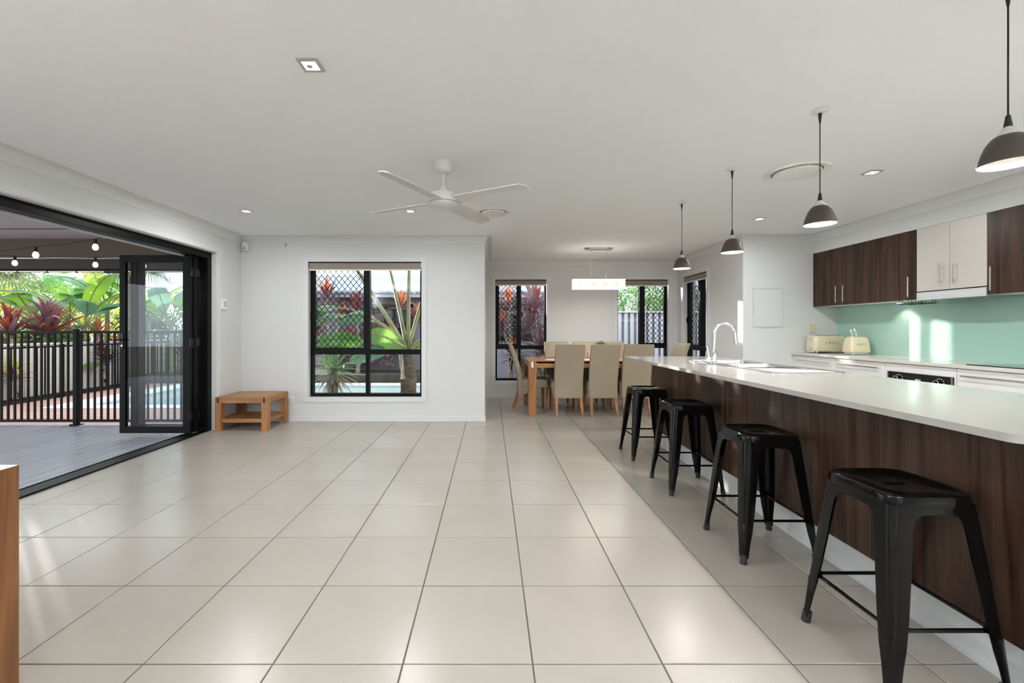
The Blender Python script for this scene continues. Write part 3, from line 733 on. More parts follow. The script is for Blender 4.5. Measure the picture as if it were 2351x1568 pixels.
mb.build('slab', 'stone', B)

# ---- sink
S = thing('kitchen_sink', 'stainless double-bowl sink with ribbed drainer set in the island', 'sink', (2.13, 3.45, ZC))
sx0, sx1, sy0, sy1 = 1.875, 2.388, 2.85, 4.05
bowls = [(1.955, 2.335, 3.66, 3.96), (1.955, 2.335, 3.25, 3.60)]
d_ = MB(); z0, z1 = ZC, ZC+0.004
ys = [sy0, bowls[1][2], bowls[1][3], bowls[0][2], bowls[0][3], sy1]
d_.prism(rounded(sx0, bowls[0][0], sy0, sy1, 0.04, 'ad'), z0, z1).prism(rounded(bowls[0][1], sx1, sy0, sy1, 0.04, 'bc'), z0, z1)
d_.box(bowls[0][0], bowls[0][1], ys[2], ys[3], z0, z1).box(bowls[0][0], bowls[0][1], ys[4], ys[5], z0, z1).box(bowls[0][0], bowls[0][1], ys[0], ys[1], z0-0.003, z1-0.003)
d_.build('sink_deck', 'steel', S)
rm = MB(); loop = rounded(sx0, sx1, sy0, sy1, 0.04, 'abcd'); rm.tube([(x, y, z1) for x, y in loop+[loop[0]]], 0.0035, 6); rm.build('rim', 'chrome', S)
for bx0, bx1, by0, by1 in bowls:
    depth = 0.17; rings = []
    for z, ins, rr in ((z1+.001, -0.004, .06), (z1-.004, 0.004, .06), (z1-.02, 0.008, .06), (ZC-depth+.03, 0.014, .06), (ZC-depth+.008, 0.026, .05), (ZC-depth, 0.05, .04)):
        rings.append([(x, y, z) for x, y in rounded(bx0+ins, bx1-ins, by0+ins, by1-ins, rr, 'abcd')])
    b_ = MB().loft(rings, cap0=False, cap1=True); bw = b_.build('bowl', 'steel', S)
    MB().lathe([(0.045, .003), (0.04, .006), (0.03, .002), (0, .002)], ((bx0+bx1)/2, (by0+by1)/2, ZC-depth), 20).build('drain', 'chrome', bw)
for k in range(11):
    x = 1.975+k*0.034
    MB().box(x-0.005, x+0.005, 2.90, 3.20, z1-.004, z1+0.0015, .002).build('drainer_rib', 'steel', S)

# ---- tap
T_ = thing('kitchen_tap', 'chrome gooseneck mixer tap standing at the island sink', 'tap', (1.918, 3.65, ZC))
tx, ty = 1.918, 3.65; zb = ZC+0.004
MB().lathe([(0, 0), (0.031, 0), (0.031, .004), (0.025, .007), (0.0225, .01), (0.0225, .085), (0.020, .09), (0, .09)], (tx, ty, zb), 28).build('tap_body', 'chrome', T_)
pts = [(tx, ty, zb+.085), (tx, ty, zb+.25)]
R_ = 0.088; cz = zb+.25
for k in range(1, 15):
    a = PI*k/15*1.08; pts.append((tx+(R_-R_*math.cos(a))*.99, ty-(R_-R_*math.cos(a))*0.05, cz+R_*math.sin(a)*1.02))
MB().tube(pts, 0.0125, 16).build('spout', 'chrome', T_)
e = Vector(pts[-1]); dv = (e-Vector(pts[-2])).normalized()
MB().cyl(e-dv*.012, e+dv*.085, 0.0135, 0.0165, n=18).build('spray_head', 'chrome', T_)
MB().lathe([(0, 0), (.016, .002), (.019, .014), (.014, .03), (0, .032)], (tx-0.046, ty+.005, zb+.028), 16).tube([(tx-.022, ty+.003, zb+.045), (tx-.046, ty+.005, zb+.045)], .012, 12).build('lever_hub', 'chrome', T_)
MB().tube([(tx-.046, ty+.005, zb+.055), (tx-.050, ty+.005, zb+.09), (tx-.060, ty+.005, zb+.145)], [.008, .0075, .0085], 12).build('lever', 'chrome', T_)

# ================================================================ back run of the kitchen
def drawer_unit(y0, y1, label, n=3, handle=(0.0, 0.0)):
    r = thing('drawer_cabinet', label, 'cabinet', (4.2, (y0+y1)/2, 0), group='white drawer cabinets under the back benchtop')
    MB().box(3.945, XK-.003, y0, y1, 0.12, 0.878).build('carcass', 'carcass_white', r)
    MB().box(3.98, 3.99, y0, y1, 0, 0.12).build('kick_board', 'brushed_alu', r)
    zs = [0.872, 0.66, 0.40, 0.125]
    for k in range(n):
        d_ = MB().box(3.925, 3.945, y0+.0015, y1-.0015, zs[k+1]+.0015, zs[k]-.0015, .001).build('drawer', 'cabinet_white', r)
        hz = zs[k]-0.055
        MB().box(3.897, 3.903, y0+.06, y1-.045, hz-.006, hz+.006, .002).box(3.903, 3.925, y0+.12, y0+.13, hz-.004, hz+.004).box(3.903, 3.925, y1-.12, y1-.11, hz-.004, hz+.004).build('handle', 'satin_nickel', d_)
    return r
drawer_unit(4.847, 5.50, 'white drawer cabinet below the cream toaster')
drawer_unit(4.232, 4.847, 'white drawer cabinet between toaster and oven')
drawer_unit(2.65, 3.585, 'white drawer cabinet below the black cooktop')
drawer_unit(1.72, 2.65, 'white drawer cabinet past the right edge of the photo')
MB_f = structure(MB().box(3.93, 3.95, 5.50, YK, 0.0, 0.878).build('trim_8', 'cabinet_white'))
r = thing('oven_housing', 'white cabinet surrounding the built-in oven', 'cabinet', (4.2, 3.9, 0))
MB().box(3.925, 3.945, 3.588, 4.229, 0.795, 0.872, .001).build('top_panel', 'cabinet_white', r)
MB().box(3.925, XK-.003, 3.588, 3.604, 0.12, 0.795).build('side_panel', 'cabinet_white', r)
MB().box(3.925, XK-.003, 4.213, 4.229, 0.12, 0.795).build('side_panel', 'cabinet_white', r)
MB().box(3.945, XK-.003, 3.604, 4.213, 0.12, 0.18).build('base_panel', 'cabinet_white', r)
MB().box(3.98, 3.99, 3.588, 4.229, 0, 0.12).build('kick_board', 'brushed_alu', r)
O = thing('oven', 'black built-in oven with two chrome-ringed knobs and clock', 'oven', (4.2, 3.9, 0.18))
MB().box(3.95, 4.46, 3.606, 4.211, 0.182, 0.79).build('oven_body', 'iron', O)
MB().box(3.918, 3.95, 3.625, 4.193, 0.665, 0.793, .002).build('control_panel', 'oven_glass', O)
for y in (3.612, 4.193): MB().box(3.916, 3.95, y, y+0.013, 0.665, 0.793, .001).build('panel_end', 'steel', O)
dr = MB().box(3.918, 3.95, 3.612, 4.206, 0.19, 0.655, .003).build('oven_door', 'oven_glass', O)
MB().tube([(3.918, 3.66, .62), (3.88, 3.66, .62), (3.875, 3.67, .62), (3.875, 4.15, .62), (3.88, 4.16, .62), (3.918, 4.16, .62)], .010, 10).build('handle', 'steel', dr)
for y in (3.715, 4.085):
    k_ = MB().cyl((3.918, y, 0.735), (3.886, y, 0.735), 0.024, 0.022, n=28).build('knob', 'black_metal', O)
    MB().lathe([(0.024, 0), (0.0245, .006), (.020, .008), (.0195, .006)], (0, 0, 0), 28)
    mb = MB(); ring = [(3.884, y+.0215*math.cos(a), .735+.0215*math.sin(a)) for a in [2*PI*i/28 for i in range(29)]]; mb.tube(ring, .0028, 8); mb.build('knob_ring', 'chrome', k_)
    for i in range(9):
        a = math.radians(-30+30*i); MB().box(3.9165, 3.918, y+.036*math.cos(a)-.004, y+.036*math.cos(a)+.004, .735+.036*math.sin(a)-.0015, .735+.036*math.sin(a)+.0015).build('dial_mark', 'digits', O)
Mx = Matrix.Translation((3.9165, 3.905, 0.735)) @ Matrix.Rotation(-PI/2, 4, 'Z') @ Matrix.Rotation(PI/2, 4, 'X')
text_mesh('18:21', 0.026, 0.0004, 'digits', 'clock_digits', O, Mx)

K = thing('back_benchtop', 'long pale stone benchtop along the teal splashback', 'benchtop', (4.2, 3.6, 0.878))
MB().box(3.902, XK, 1.70, YK, 0.878, 0.908, .002).build('slab', 'stone_back', K)
s_ = thing('splashback', 'teal back-painted glass splashback behind the benchtop', 'splashback', (XK-.004, 3.6, .908))
MB().box(XK-0.008, XK-.0005, 1.70, YK, 0.908, 1.497).build('glass_sheet', 'splash', s_)
c_ = thing('cooktop', 'flat black glass cooktop on the back benchtop', 'cooktop', (4.17, 3.2, .908))
MB().box(3.94, 4.42, 2.93, 3.53, 0.908, 0.915, .002).build('cooktop_glass', 'black_glass', c_)

# wall cabinets
def wall_cab(y0, y1, z0, doors, mat, label, group=None):
    """doors: list of (y0, y1, handle_y)"""
    r = thing('wall_cabinet', label, 'cabinet', (4.35, (y0+y1)/2, z0), group=group)
    MB().box(XU+0.02, XK, y0, y1, z0+.001, 2.187).build('carcass', 'carcass_white', r)
    for a, b, h in doors:
        d_ = MB().box(XU, XU+0.019, a+.0015, b-.0015, z0, 2.185, .001).build('cabinet_door', mat, r)
        hb = z0+(0.045 if z0 > 1.55 else 0.03)
        hm = MB().box(XU-.036, XU-.028, h-.005, h+.005, hb, hb+0.20, .002)
        for zz in (hb+.03, hb+.165): hm.cyl((XU-.03, h, zz), (XU, h, zz), 0.0035, n=8)
        hm.build('handle', 'satin_nickel', d_)
    return r
GC = 'wall cabinets above the splashback'
wall_cab(4.626, 5.493, 1.497, [(5.061, 5.493, 5.135), (4.626, 5.061, 5.03)], 'wenge', 'dark two-door wall cabinet at the far end above the toaster', GC)
wall_cab(4.188, 4.626, 1.497, [(4.188, 4.626, 4.245)], 'wenge', 'dark single-door wall cabinet left of the cream doors', GC)
wall_cab(3.594, 4.188, 1.572, [(3.888, 4.188, 3.955), (3.594, 3.888, 3.845)], 'cabinet_cream', 'cream two-door wall cabinet above the rangehood', GC)
wall_cab(3.10, 3.594, 1.497, [(3.10, 3.594, 3.545)], 'wenge', 'dark wall cabinet right of the cream doors, cut by the photo edge', GC)
wall_cab(2.20, 3.10, 1.497, [(2.65, 3.10, 2.72), (2.20, 2.65, 2.58)], 'wenge', 'dark two-door wall cabinet past the right edge of the photo', GC)
structure(MB().box(XU, XU+0.02, 5.493, YK, 1.497, 2.187).build('trim_9', 'wenge'))
h = thing('rangehood', 'slim stainless slide-out rangehood below the cream doors', 'rangehood', (4.35, 3.9, 1.485))
MB().box(XU-0.004, XU+0.02, 3.597, 4.185, 1.487, 1.562, .002).build('front_strip', 'brushed_alu', h)
MB().box(XU+0.02, XK-.01, 3.597, 4.185, 1.492, 1.56).build('hood_body', 'steel', h)
MB().box(XU-.002, XU+.01, 4.15, 4.183, 1.562, 1.571).build('switch_strip', 'iron', h)
u_ = thing('cabinet_light', 'small round light under the dark wall cabinet', 'light', (4.40, 4.58, 1.497))
MB().lathe([(0, -.012), (.028, -.012), (.032, -.008), (.033, 0)], (4.40, 4.58, 1.497), 24).build('housing', 'satin_nickel', u_)
MB().lathe([(0, -.0135), (.024, -.0135), (.024, -.012)], (4.40, 4.58, 1.497), 20).build('diffuser', 'downlight_glow', u_)
lamp('cabinet_light_lamp', u_, 'SPOT', (4.40, 4.58, 1.48), 3.5, (1, .9, .72), spot_size=math.radians(120), spot_blend=.6, shadow_soft_size=.02)
g_ = thing('glass_rack', 'black wire glass rack under the dark wall cabinet by the rangehood', 'rack', (4.3, 4.33, 1.497))
wr = MB()
for y in (4.44, 4.34, 4.24): wr.tube([(4.26, y, 1.497), (4.26, y, 1.462), (4.40, y, 1.462), (4.40, y, 1.497)], .003, 6).tube([(4.26, y-.03, 1.497), (4.26, y-.03, 1.462), (4.40, y-.03, 1.462), (4.40, y-.03, 1.497)], .003, 6)
wr.build('wire_hoops', 'iron', g_)
MB().tube([(4.26, 4.46, 1.47), (4.26, 4.19, 1.47)], .0028, 6).tube([(4.40, 4.46, 1.47), (4.40, 4.19, 1.47)], .0028, 6).build('wire_rails', 'iron', g_)

# ---- toaster and knife block, cream enamel
def softbox(x0, x1, y0, y1, z0, z1, taper, n=8):
    """body with rounded plan and rounded shoulders"""
    rings = []; h = z1-z0
    for t, ins in ((0, .010), (.03, .003), (.10, 0), (.55, taper*.35), (.80, taper*.75), (.90, taper), (.955, taper+.010), (.985, taper+.022), (1.0, taper+.040)):
        rings.append([(x, y, z0+h*t) for x, y in rounded(x0+ins, x1-ins, y0+ins, y1-ins, min(.035, .45*(y1-y0-2*ins)), 'abcd', n)])
    return MB().loft(rings)
tz = 0.908
t_ = thing('toaster', 'long cream four-slice toaster in the corner of the back benchtop', 'toaster', (4.235, 5.36, tz))
softbox(4.03, 4.445, 5.285, 5.465, tz+.022, 1.128, .012).build('toaster_body', 'cream_enamel', t_)
MB().prism(rounded(4.04, 4.435, 5.295, 5.455, .03, 'abcd'), tz+.008, tz+.023).build('base_band', 'chrome', t_)
MB().box(4.07, 4.41, 5.31, 5.44, tz, tz+.009).build('foot_plinth', 'rubber', t_)
MB().box(4.10, 4.38, 5.345, 5.365, 1.122, 1.131, .002).build('bread_slot', 'iron', t_)
MB().box(4.10, 4.38, 5.385, 5.405, 1.122, 1.131, .002).build('bread_slot', 'iron', t_)
MB().lathe([(0, 0), (.010, .0), (.012, .006), (.010, .014), (0, .016)], (0, 0, 0), 14)
mb = MB(); mb.cyl((4.037, 5.36, 1.085), (4.012, 5.36, 1.085), .0045, n=10); mb.cyl((4.018, 5.36, 1.085), (4.004, 5.36, 1.085), .011, .009, n=16); mb.build('lever_knob', 'chrome', t_)
mb = MB(); mb.cyl((4.034, 5.36, .965), (4.014, 5.36, .965), .017, .014, n=18); mb.build('dial', 'chrome', t_)
text_mesh('SMEG', 0.034, .0015, 'chrome', 'letters', t_, Matrix.Translation((4.235, 5.2835, 1.035)) @ Matrix.Rotation(PI/2, 4, 'X'), 2.3)
k_ = thing('knife_block', 'small rounded cream knife block beside the cream toaster', 'knife block', (4.31, 5.02, tz))
kx0, kx1, ky0, ky1 = 4.19, 4.43, 4.94, 5.10
softbox(kx0, kx1, ky0, ky1, tz+.024, 1.122, .020).build('block_body', 'cream_enamel', k_)
MB().prism(rounded(kx0+.014, kx1-.014, ky0+.012, ky1-.012, .03, 'abcd'), tz+.006, tz+.026).build('base_band', 'chrome', k_)
MB().box(kx0+.05, kx1-.05, ky0+.02, ky1-.02, tz, tz+.008).build('foot_plinth', 'rubber', k_)
text_mesh('SMEG', 0.030, .0015, 'chrome', 'letters', k_, Matrix.Translation((4.31, ky0-.0015+.002, 1.03)) @ Matrix.Rotation(PI/2, 4, 'X'), 1.9)
for n_, (xa, w_, hh) in enumerate(((4.265, .012, .085), (4.318, .016, .10))):
    kn = thing('kitchen_knife', ('shorter' if n_ == 0 else 'taller')+' steel knife handle standing in the cream knife block', 'knife', (xa, 5.02, 1.118))
    dv = Vector((-.22, .05, 1)).normalized(); p0 = Vector((xa, 5.02, 1.116))
    rings = []
    for t, s1 in ((0, .8), (.15, .95), (.6, 1.0), (.92, 1.12), (1, .85)):
        c0 = p0+dv*hh*t; rings.append([c0+Vector((w_*s1*math.cos(a), .011*s1*math.sin(a), 0)) for a in [2*PI*i/14 for i in range(14)]])
    MB().loft(rings).build('handle', 'chrome', kn)

# ================================================================ bar stools
def make_stool():
    r = thing('bar_stool', 'x', 'stool', (0, 0, 0), group='black metal bar stools along the island')
    H = 0.645; N = 40
    def rsq(h, rad, z):
        pts = []
        for k in range(N):
            a = 2*PI*(k+.5)/N; c, s = math.cos(a), math.sin(a)
            # superellipse-like rounded square
            n = 2+ (h/rad)*1.15
            q = (abs(c)**n+abs(s)**n)**(-1/n); pts.append((h*q*c, h*q*s, z))
        return pts
    slot = [(max(-.028, min(.028, .05*math.cos(2*PI*(k+.5)/N)))+.012*math.cos(2*PI*(k+.5)/N), .012*math.sin(2*PI*(k+.5)/N), H-.012) for k in range(N)]
    slot2 = [(x, y, H-.03) for x, y, z in slot]
    rings = [rsq(.150, .05, H-.042), rsq(.154, .05, H-.040), rsq(.154, .05, H-.012), rsq(.151, .05, H-.004), rsq(.144, .05, H), rsq(.138, .05, H-.001), rsq(.130, .05, H-.007), rsq(.06, .05, H-.011), slot, slot2]
    MB().loft(rings, cap0=False, cap1=False).build('seat', 'black_metal', r, local=True)
    def leg(sx, sy):
        rings = []
        for z, c, w, rad in ((.612, .149, .149, .032), (.584, .1515, .1515, .032), (.580, .152, .096, .032), (.568, .153, .078, .032), (.545, .155, .070, .030), (.40, .169, .064, .028), (.25, .182, .056, .026), (.16, .1895, .048, .022), (.10, .194, .038, .018), (.03, .199, .030, .014)):
            t = .004; out = [(c-w, c)]+[(c-rad+rad*math.sin(a), c-rad+rad*math.cos(a)) for a in [PI/2*k/6 for k in range(7)]]+[(c, c-w)]
            ri = max(.004, rad-t)
            inn = [(c-t, c-w)]+[(c-rad+ri*math.cos(a), c-rad+ri*math.sin(a)) for a in [PI/2*k/6 for k in range(7)]]+[(c-w, c-t)]
            rings.append([(sx*x, sy*y, z) for x, y in out+inn])
        m_ = MB().loft(rings)
        return m_
    for sx in (-1, 1):
        for sy in (-1, 1):
            L = leg(sx, sy).build('leg', 'black_metal', r, local=True)
            MB().cyl((sx*.184, sy*.184, .045), (sx*.189, sy*.189, 0), .0155, .0165, n=16).build('rubber_foot', 'rubber', L, local=True)
            # pressed groove bead near the bottom of the outside corner
            MB().tube([(sx*.172, sy*.172, .215), (sx*.1745, sy*.1745, .19), (sx*.184, sy*.184, .08), (sx*.185, sy*.185, .06)], [.003, .010, .009, .003], 8).build('pressed_rib', 'black_metal', L, local=True)
    z = 0.21; c = 0.166
    for (a, b) in (((-c, -c), (c, -c)), ((c, -c), (c, c)), ((c, c), (-c, c)), ((-c, c), (-c, -c))):
        A, B_ = Vector((*a, z)), Vector((*b, z)); dv = (B_-A)
        MB().tube([A, A+dv*.06, A+dv*.085, A+dv*.5, A+dv*.915, A+dv*.94, B_], [.011, .011, .007, .007, .007, .011, .011], 8).build('foot_rail', 'black_metal', r, local=True)
    for (a, b) in (((-.135, -.135), (.135, .135)), ((-.135, .135), (.135, -.135))):
        sg = .004 if a[1] < 0 else -.004
        A, B_ = Vector((*a, .565+sg)), Vector((*b, .565+sg)); n = (B_-A).normalized(); s_ = Vector((-n.y, n.x, 0))*.009
        q = Vector((0, 0, .0025))
        MB().loft([[A-s_-q, A+s_-q, A+s_+q, A-s_+q], [B_-s_-q, B_+s_-q, B_+s_+q, B_-s_+q]], smooth=False).build('cross_brace', 'black_metal', r, local=True)
    return r
st = make_stool()
for k, (x, y, lb) in enumerate(((1.489, 1.568, 'black metal bar stool nearest the camera, at the right edge'), (1.485, 2.372, 'black metal bar stool second nearest the camera at the island'),
                                (1.496, 3.268, 'black metal bar stool third from the camera at the island'), (1.497, 4.095, 'farthest black metal bar stool, beside the dining chairs'))):
    o = st if k == 0 else copy_tree(st)
    o.location = (x, y, 0); o['label'] = lb

# ================================================================ dining set
def make_chair():
    r = thing('dining_chair', 'x', 'chair', (0, 0, 0), group='taupe dining chairs around the table')
    # backrest: slab leaning back, one piece from skirt to top
    rings = []
    prof = [(.245, -.205, .050, .196), (.30, -.206, .055, .198), (.38, -.207, .060, .200), (.47, -.212, .062, .200), (.58, -.232, .062, .201), (.70, -.262, .060, .202), (.82, -.298, .056, .203), (.92, -.330, .050, .204), (.975, -.350, .045, .203), (.993, -.356, .036, .199), (1.0, -.352, .02, .192)]
    for z, y, t, w in prof:
        y0 = y+ (t*0.0)
        rings.append([(x, yy, z) for x, yy in rounded(-w, w, y0, y0+t+.012, .014, 'abcd', 3)])
    MB().loft(rings).build('backrest', 'leather', r, local=True)
    mb = MB(); rings = []
    # seat cushion, wider to the front, with arched skirt
    for z, ins, f in ((.355, .004, .225), (.37, 0, .228), (.45, 0, .230), (.466, .004, .228), (.474, .016, .218), (.477, .04, .19)):
        rings.append([(x, y, z) for x, y in rounded(-.215+ins, .215-ins, -.155, f, .03, 'bcad', 4)])
    mb.loft(rings); mb.build('seat', 'leather', r, local=True)
    for s in (-1, 1):
        pl = [(-.155, .245), (-.10, .262), (-.03, .31), (.06, .345), (.16, .358), (.16, .37), (-.155, .37)]
        A = [(s*.212, y, z) for y, z in pl]; B_ = [(s*.195, y, z) for y, z in pl]
        MB().loft([A, B_], smooth=False).build('side_skirt', 'leather', r, local=True)
        MB().loft([[(s*.175+a, .19+b, .36) for a, b in ((-.02, -.02), (.02, -.02), (.02, .02), (-.02, .02))], [(s*.18+a, .195+b, 0) for a, b in ((-.015, -.015), (.015, -.015), (.015, .015), (-.015, .015))]], smooth=False).build('leg', 'oak_leg', r, local=True)
        MB().loft([[(s*.172+a, -.178+b, .28) for a, b in ((-.02, -.024), (.02, -.024), (.02, .024), (-.02, .024))], [(s*.174+a, -.195+b, .20) for a, b in ((-.019, -.022), (.019, -.022), (.019, .022), (-.019, .022))], [(s*.178+a, -.265+b, 0) for a, b in ((-.015, -.016), (.015, -.016), (.015, .016), (-.015, .016))]], smooth=False).build('leg', 'oak_leg', r, local=True)
    return r
ch = make_chair()
chairs = [(1.092, 6.15, 0, 'taupe leather dining chair, left of the three with backs to camera'),
          (1.575, 6.15, 0, 'taupe leather dining chair, middle of the three with backs to camera'),
          (2.04, 6.15, 0, 'taupe leather dining chair right of the three, behind the farthest bar stool'),
          (1.10, 6.78, PI, 'taupe leather dining chair on the far side nearest the left dining window'),
          (1.575, 6.78, PI, 'taupe leather dining chair on the far side, middle, behind the plant'),
          (2.03, 6.78, PI, 'taupe leather dining chair on the far side, right of the plant'),
          (0.62, 6.45, -PI/2, 'taupe leather dining chair seen side-on at the left table end'),
          (2.575, 6.43, PI/2, 'taupe leather dining chair at the right table end by the side window')]
for k, (x, y, a, lb) in enumerate(chairs):
    o = ch if k == 0 else copy_tree(ch)
    o.location = (x, y, 0); o.rotation_euler = (0, 0, a+rnd.uniform(-.02, .02)); o['label'] = lb

def wood_table(name, label, x0, x1, y0, y1, H, leg, apron, cat, shelf=None, bracket='iron', planks=5, along='X', mats=('acacia_x', 'acacia_y', 'acacia')):
    r = thing(name, label, cat, ((x0+x1)/2, (y0+y1)/2, 0))
    mx_, my_, mz_ = mats; axm = mx_ if along == 'X' else my_
    for a in (x0, x1-leg):
        for b in (y0, y1-leg):
            MB().box(a, a+leg, b, b+leg, 0, H-.001, .003).build('leg', mz_, r)
    MB().box(x0+leg, x1-leg, y0+.004, y0+.03, H-apron, H-.002, .002).build('apron', mx_, r)
    MB().box(x0+leg, x1-leg, y1-.03, y1-.004, H-apron, H-.002, .002).build('apron', mx_, r)
    MB().box(x0+.004, x0+.03, y0+leg, y1-leg, H-apron, H-.002, .002).build('apron', my_, r)
    MB().box(x1-.03, x1-.004, y0+leg, y1-leg, H-apron, H-.002, .002).build('apron', my_, r)
    # plank top between the legs and the end boards
    if along == 'X':
        w = (y1-y0-.008)/planks
        for k in range(planks): 
            lo, hi = (x0+leg, x1-leg)
            MB().box(lo, hi, y0+.004+k*w, y0+.004+(k+1)*w-.0012, H-.028, H+.001, .0012).build('plank', axm, r)
        for a in (x0+.002, x1-leg): MB().box(a, a+leg-.002, y0+leg+.001, y1-leg-.001, H-.028, H+.001, .0012).build('end_board', my_, r)
    else:
        w = (x1-x0-.008)/planks
        for k in range(planks): MB().box(x0+.004+k*w, x0+.004+(k+1)*w-.0012, y0+leg, y1-leg, H-.028, H+.001, .0012).build('plank', axm, r)
        for b in (y0+.002, y1-leg): MB().box(x0+leg+.001, x1-leg-.001, b, b+leg-.002, H-.028, H+.001, .0012).build('end_board', mx_, r)
    if shelf:
        z0, z1 = shelf
        MB().box(x0+leg*.55, x1-leg*.55, y0+.02, y0+.05, z0, z1, .002).build('shelf_rail', mx_, r)
        MB().box(x0+leg*.55, x1-leg*.55, y1-.05, y1-.02, z0, z1, .002).build('shelf_rail', mx_, r)
        MB().box(x1-.05, x1-.02, y0+leg*.55, y1-leg*.55, z0, z1, .002).build('shelf_rail', my_, r)
        MB().box(x0+.02, x0+.05, y0+leg*.55, y1-leg*.55, z0, z1, .002).build('shelf_rail', my_, r)
        MB().box(x0+.05, x1-.05, y0+.05, y1-.05, z1-.018, z1-.004).build('shelf', my_, r)
    for a in (x0, x1-leg):
        MB().box(a+leg*.32, a+leg*.62, y0-.001, y0+.004, H-apron*.95, H-.004).build('corner_bracket', bracket, r)
    return r
wood_table('dining_table', 'long honey-brown timber dining table with square legs', 0.537, 2.64, 5.975, 6.935, 0.757, 0.11, 0.092, 'table', bracket='satin_nickel')
wood_table('coffee_table', 'square honey-brown timber coffee table with low shelf in the corner', -3.255, -2.635, 5.03, 5.545, 0.402, 0.073, 0.070, 'table', shelf=(.098, .142), along='Y')
wood_table('timber_table', 'red-brown timber table with thick square legs, cut off by the left edge', -2.45, -1.574, 0.30, 1.424, 0.75, 0.10, 0.085, 'table', along='Y', mats=('deep_X', 'deep_Y', 'deep_Z'))

# things on the dining table
tt = 0.759
pt = thing('potted_plant', 'small bushy green plant in a pot on the dining table', 'plant', (1.67, 6.45, tt))
MB().lathe([(0, 0), (.045, 0), (.05, .01), (.06, .11), (.062, .12), (.055, .12), (.05, .10), (0, .10)], (1.67, 6.45, tt), 24).build('pot', 'pot_white', pt)
lf = MB()
for k in range(230):
    a, e = rnd.uniform(0, 2*PI), rnd.uniform(-.1, 1.45); dv = Vector((math.cos(a)*math.cos(e), math.sin(a)*math.cos(e), math.sin(e)))
    R_ = rnd.uniform(.05, .125); p0 = Vector((1.67, 6.45, tt+.135))+Vector((dv.x*R_, dv.y*R_, dv.z*R_*.95)); n = dv.orthogonal().normalized(); b = dv.cross(n)
    ph = rnd.uniform(0, 2*PI); s = (n*math.cos(ph)+b*math.sin(ph))*.008
    q = (dv+Vector((rnd.uniform(-.5, .5), rnd.uniform(-.5, .5), rnd.uniform(-.2, .5)))).normalized()*.034
    lf.quad(p0, p0+q*.5+s, p0+q, p0+q*.5-s)
stuff(lf.build('foliage', 'leaf_pot', pt))
cd = thing('candle', 'square pinkish block candle on the dining table beside the plant', 'candle', (1.505, 6.40, tt))
MB().box(1.465, 1.545, 6.36, 6.44, tt, tt+.115, .006).build('wax', 'candle', cd)
MB().cyl((1.505, 6.40, tt+.114), (1.505, 6.40, tt+.126), .0015, n=6).build('wick', 'iron', cd)
for x, lb in ((0.98, 'white place mat on the dining table near the left end chair'), (1.52, 'white place mat on the dining table before the candle'), (2.1, 'white place mat on the dining table near the benchtop corner')):
    m_ = thing('place_mat', lb, 'place mat', (x, 6.20, tt), group='place mats on the dining table')
    MB().box(x-.17, x+.17, 6.06, 6.32, tt, tt+.006, .002).build('mat', 'placemat', m_)

# ================================================================ outside: patio
dk = structure(MB().box(-9.2, -3.58, -1.6, 5.53, -0.16, -0.075).build('patio_base', 'beam_dark'))
for k in range(40):
    x1 = -3.582-k*0.1405
    mb = MB().box(x1-0.130, x1, -1.6, 5.53, -0.06, -0.03, .007)
    mb.build('deck_board', 'deck_grey', dk)
pc = structure(MB().box(-9.4, XLO, -1.8, 5.62, 2.40, 2.52).build('patio_ceiling', 'patio_ceiling'))
for y in (5.06, 3.86, 2.66): MB().box(-9.4, XLO, y-.008, y+.008, 2.394, 2.401).build('joint_strip', 'beam_dark', pc)
MB().box(-3.60, XLO, -1.8, 5.62, 2.37, 2.401).build('wall_batten', 'beam_dark', pc)
bm_ = thing('patio_beam', 'brown painted patio beam across the outer edge above the fence', 'beam', (-6.4, 5.69, 2.0))
MB().box(-9.4, -3.45, 5.62, 5.76, 2.14, 2.52, .003).build('upper_beam', 'beam_brown', bm_)
MB().box(-9.4, -3.45, 5.60, 5.74, 2.0, 2.13, .003).build('lower_beam', 'beam_dark', bm_)
MB().box(-9.4, -3.45, 5.595, 5.62, 2.131, 2.147).build('flashing', 'white_plastic', bm_)
aw = thing('outdoor_blind', 'rolled-up outdoor blind with thin metal bar below the patio beam', 'blind', (-6.4, 5.66, 1.95))
MB().cyl((-9.15, 5.67, 1.985), (-3.55, 5.67, 1.985), 0.024, n=16).build('roll', 'beam_dark', aw)
MB().box(-9.15, -3.55, 5.625, 5.645, 1.962, 1.976, .002).build('bottom_rail', 'satin_nickel', aw)
for x in (-6.25, -5.86, -5.47, -5.08, -4.6): MB().box(x-.005, x+.005, 5.62, 5.65, 1.95, 1.99).build('clip', 'beam_dark', aw)
MB().box(-5.10, -4.90, 5.618, 5.655, 1.945, 1.985, .004).build('crank_box', 'beam_dark', aw)
pp = thing('patio_post', 'brown square patio post far left past the photo edge', 'post', (-9.25, 5.66, -0.03))
MB().box(-9.31, -9.2, 5.60, 5.71, -0.16, 2.0, .004).build('post', 'beam_brown', pp)

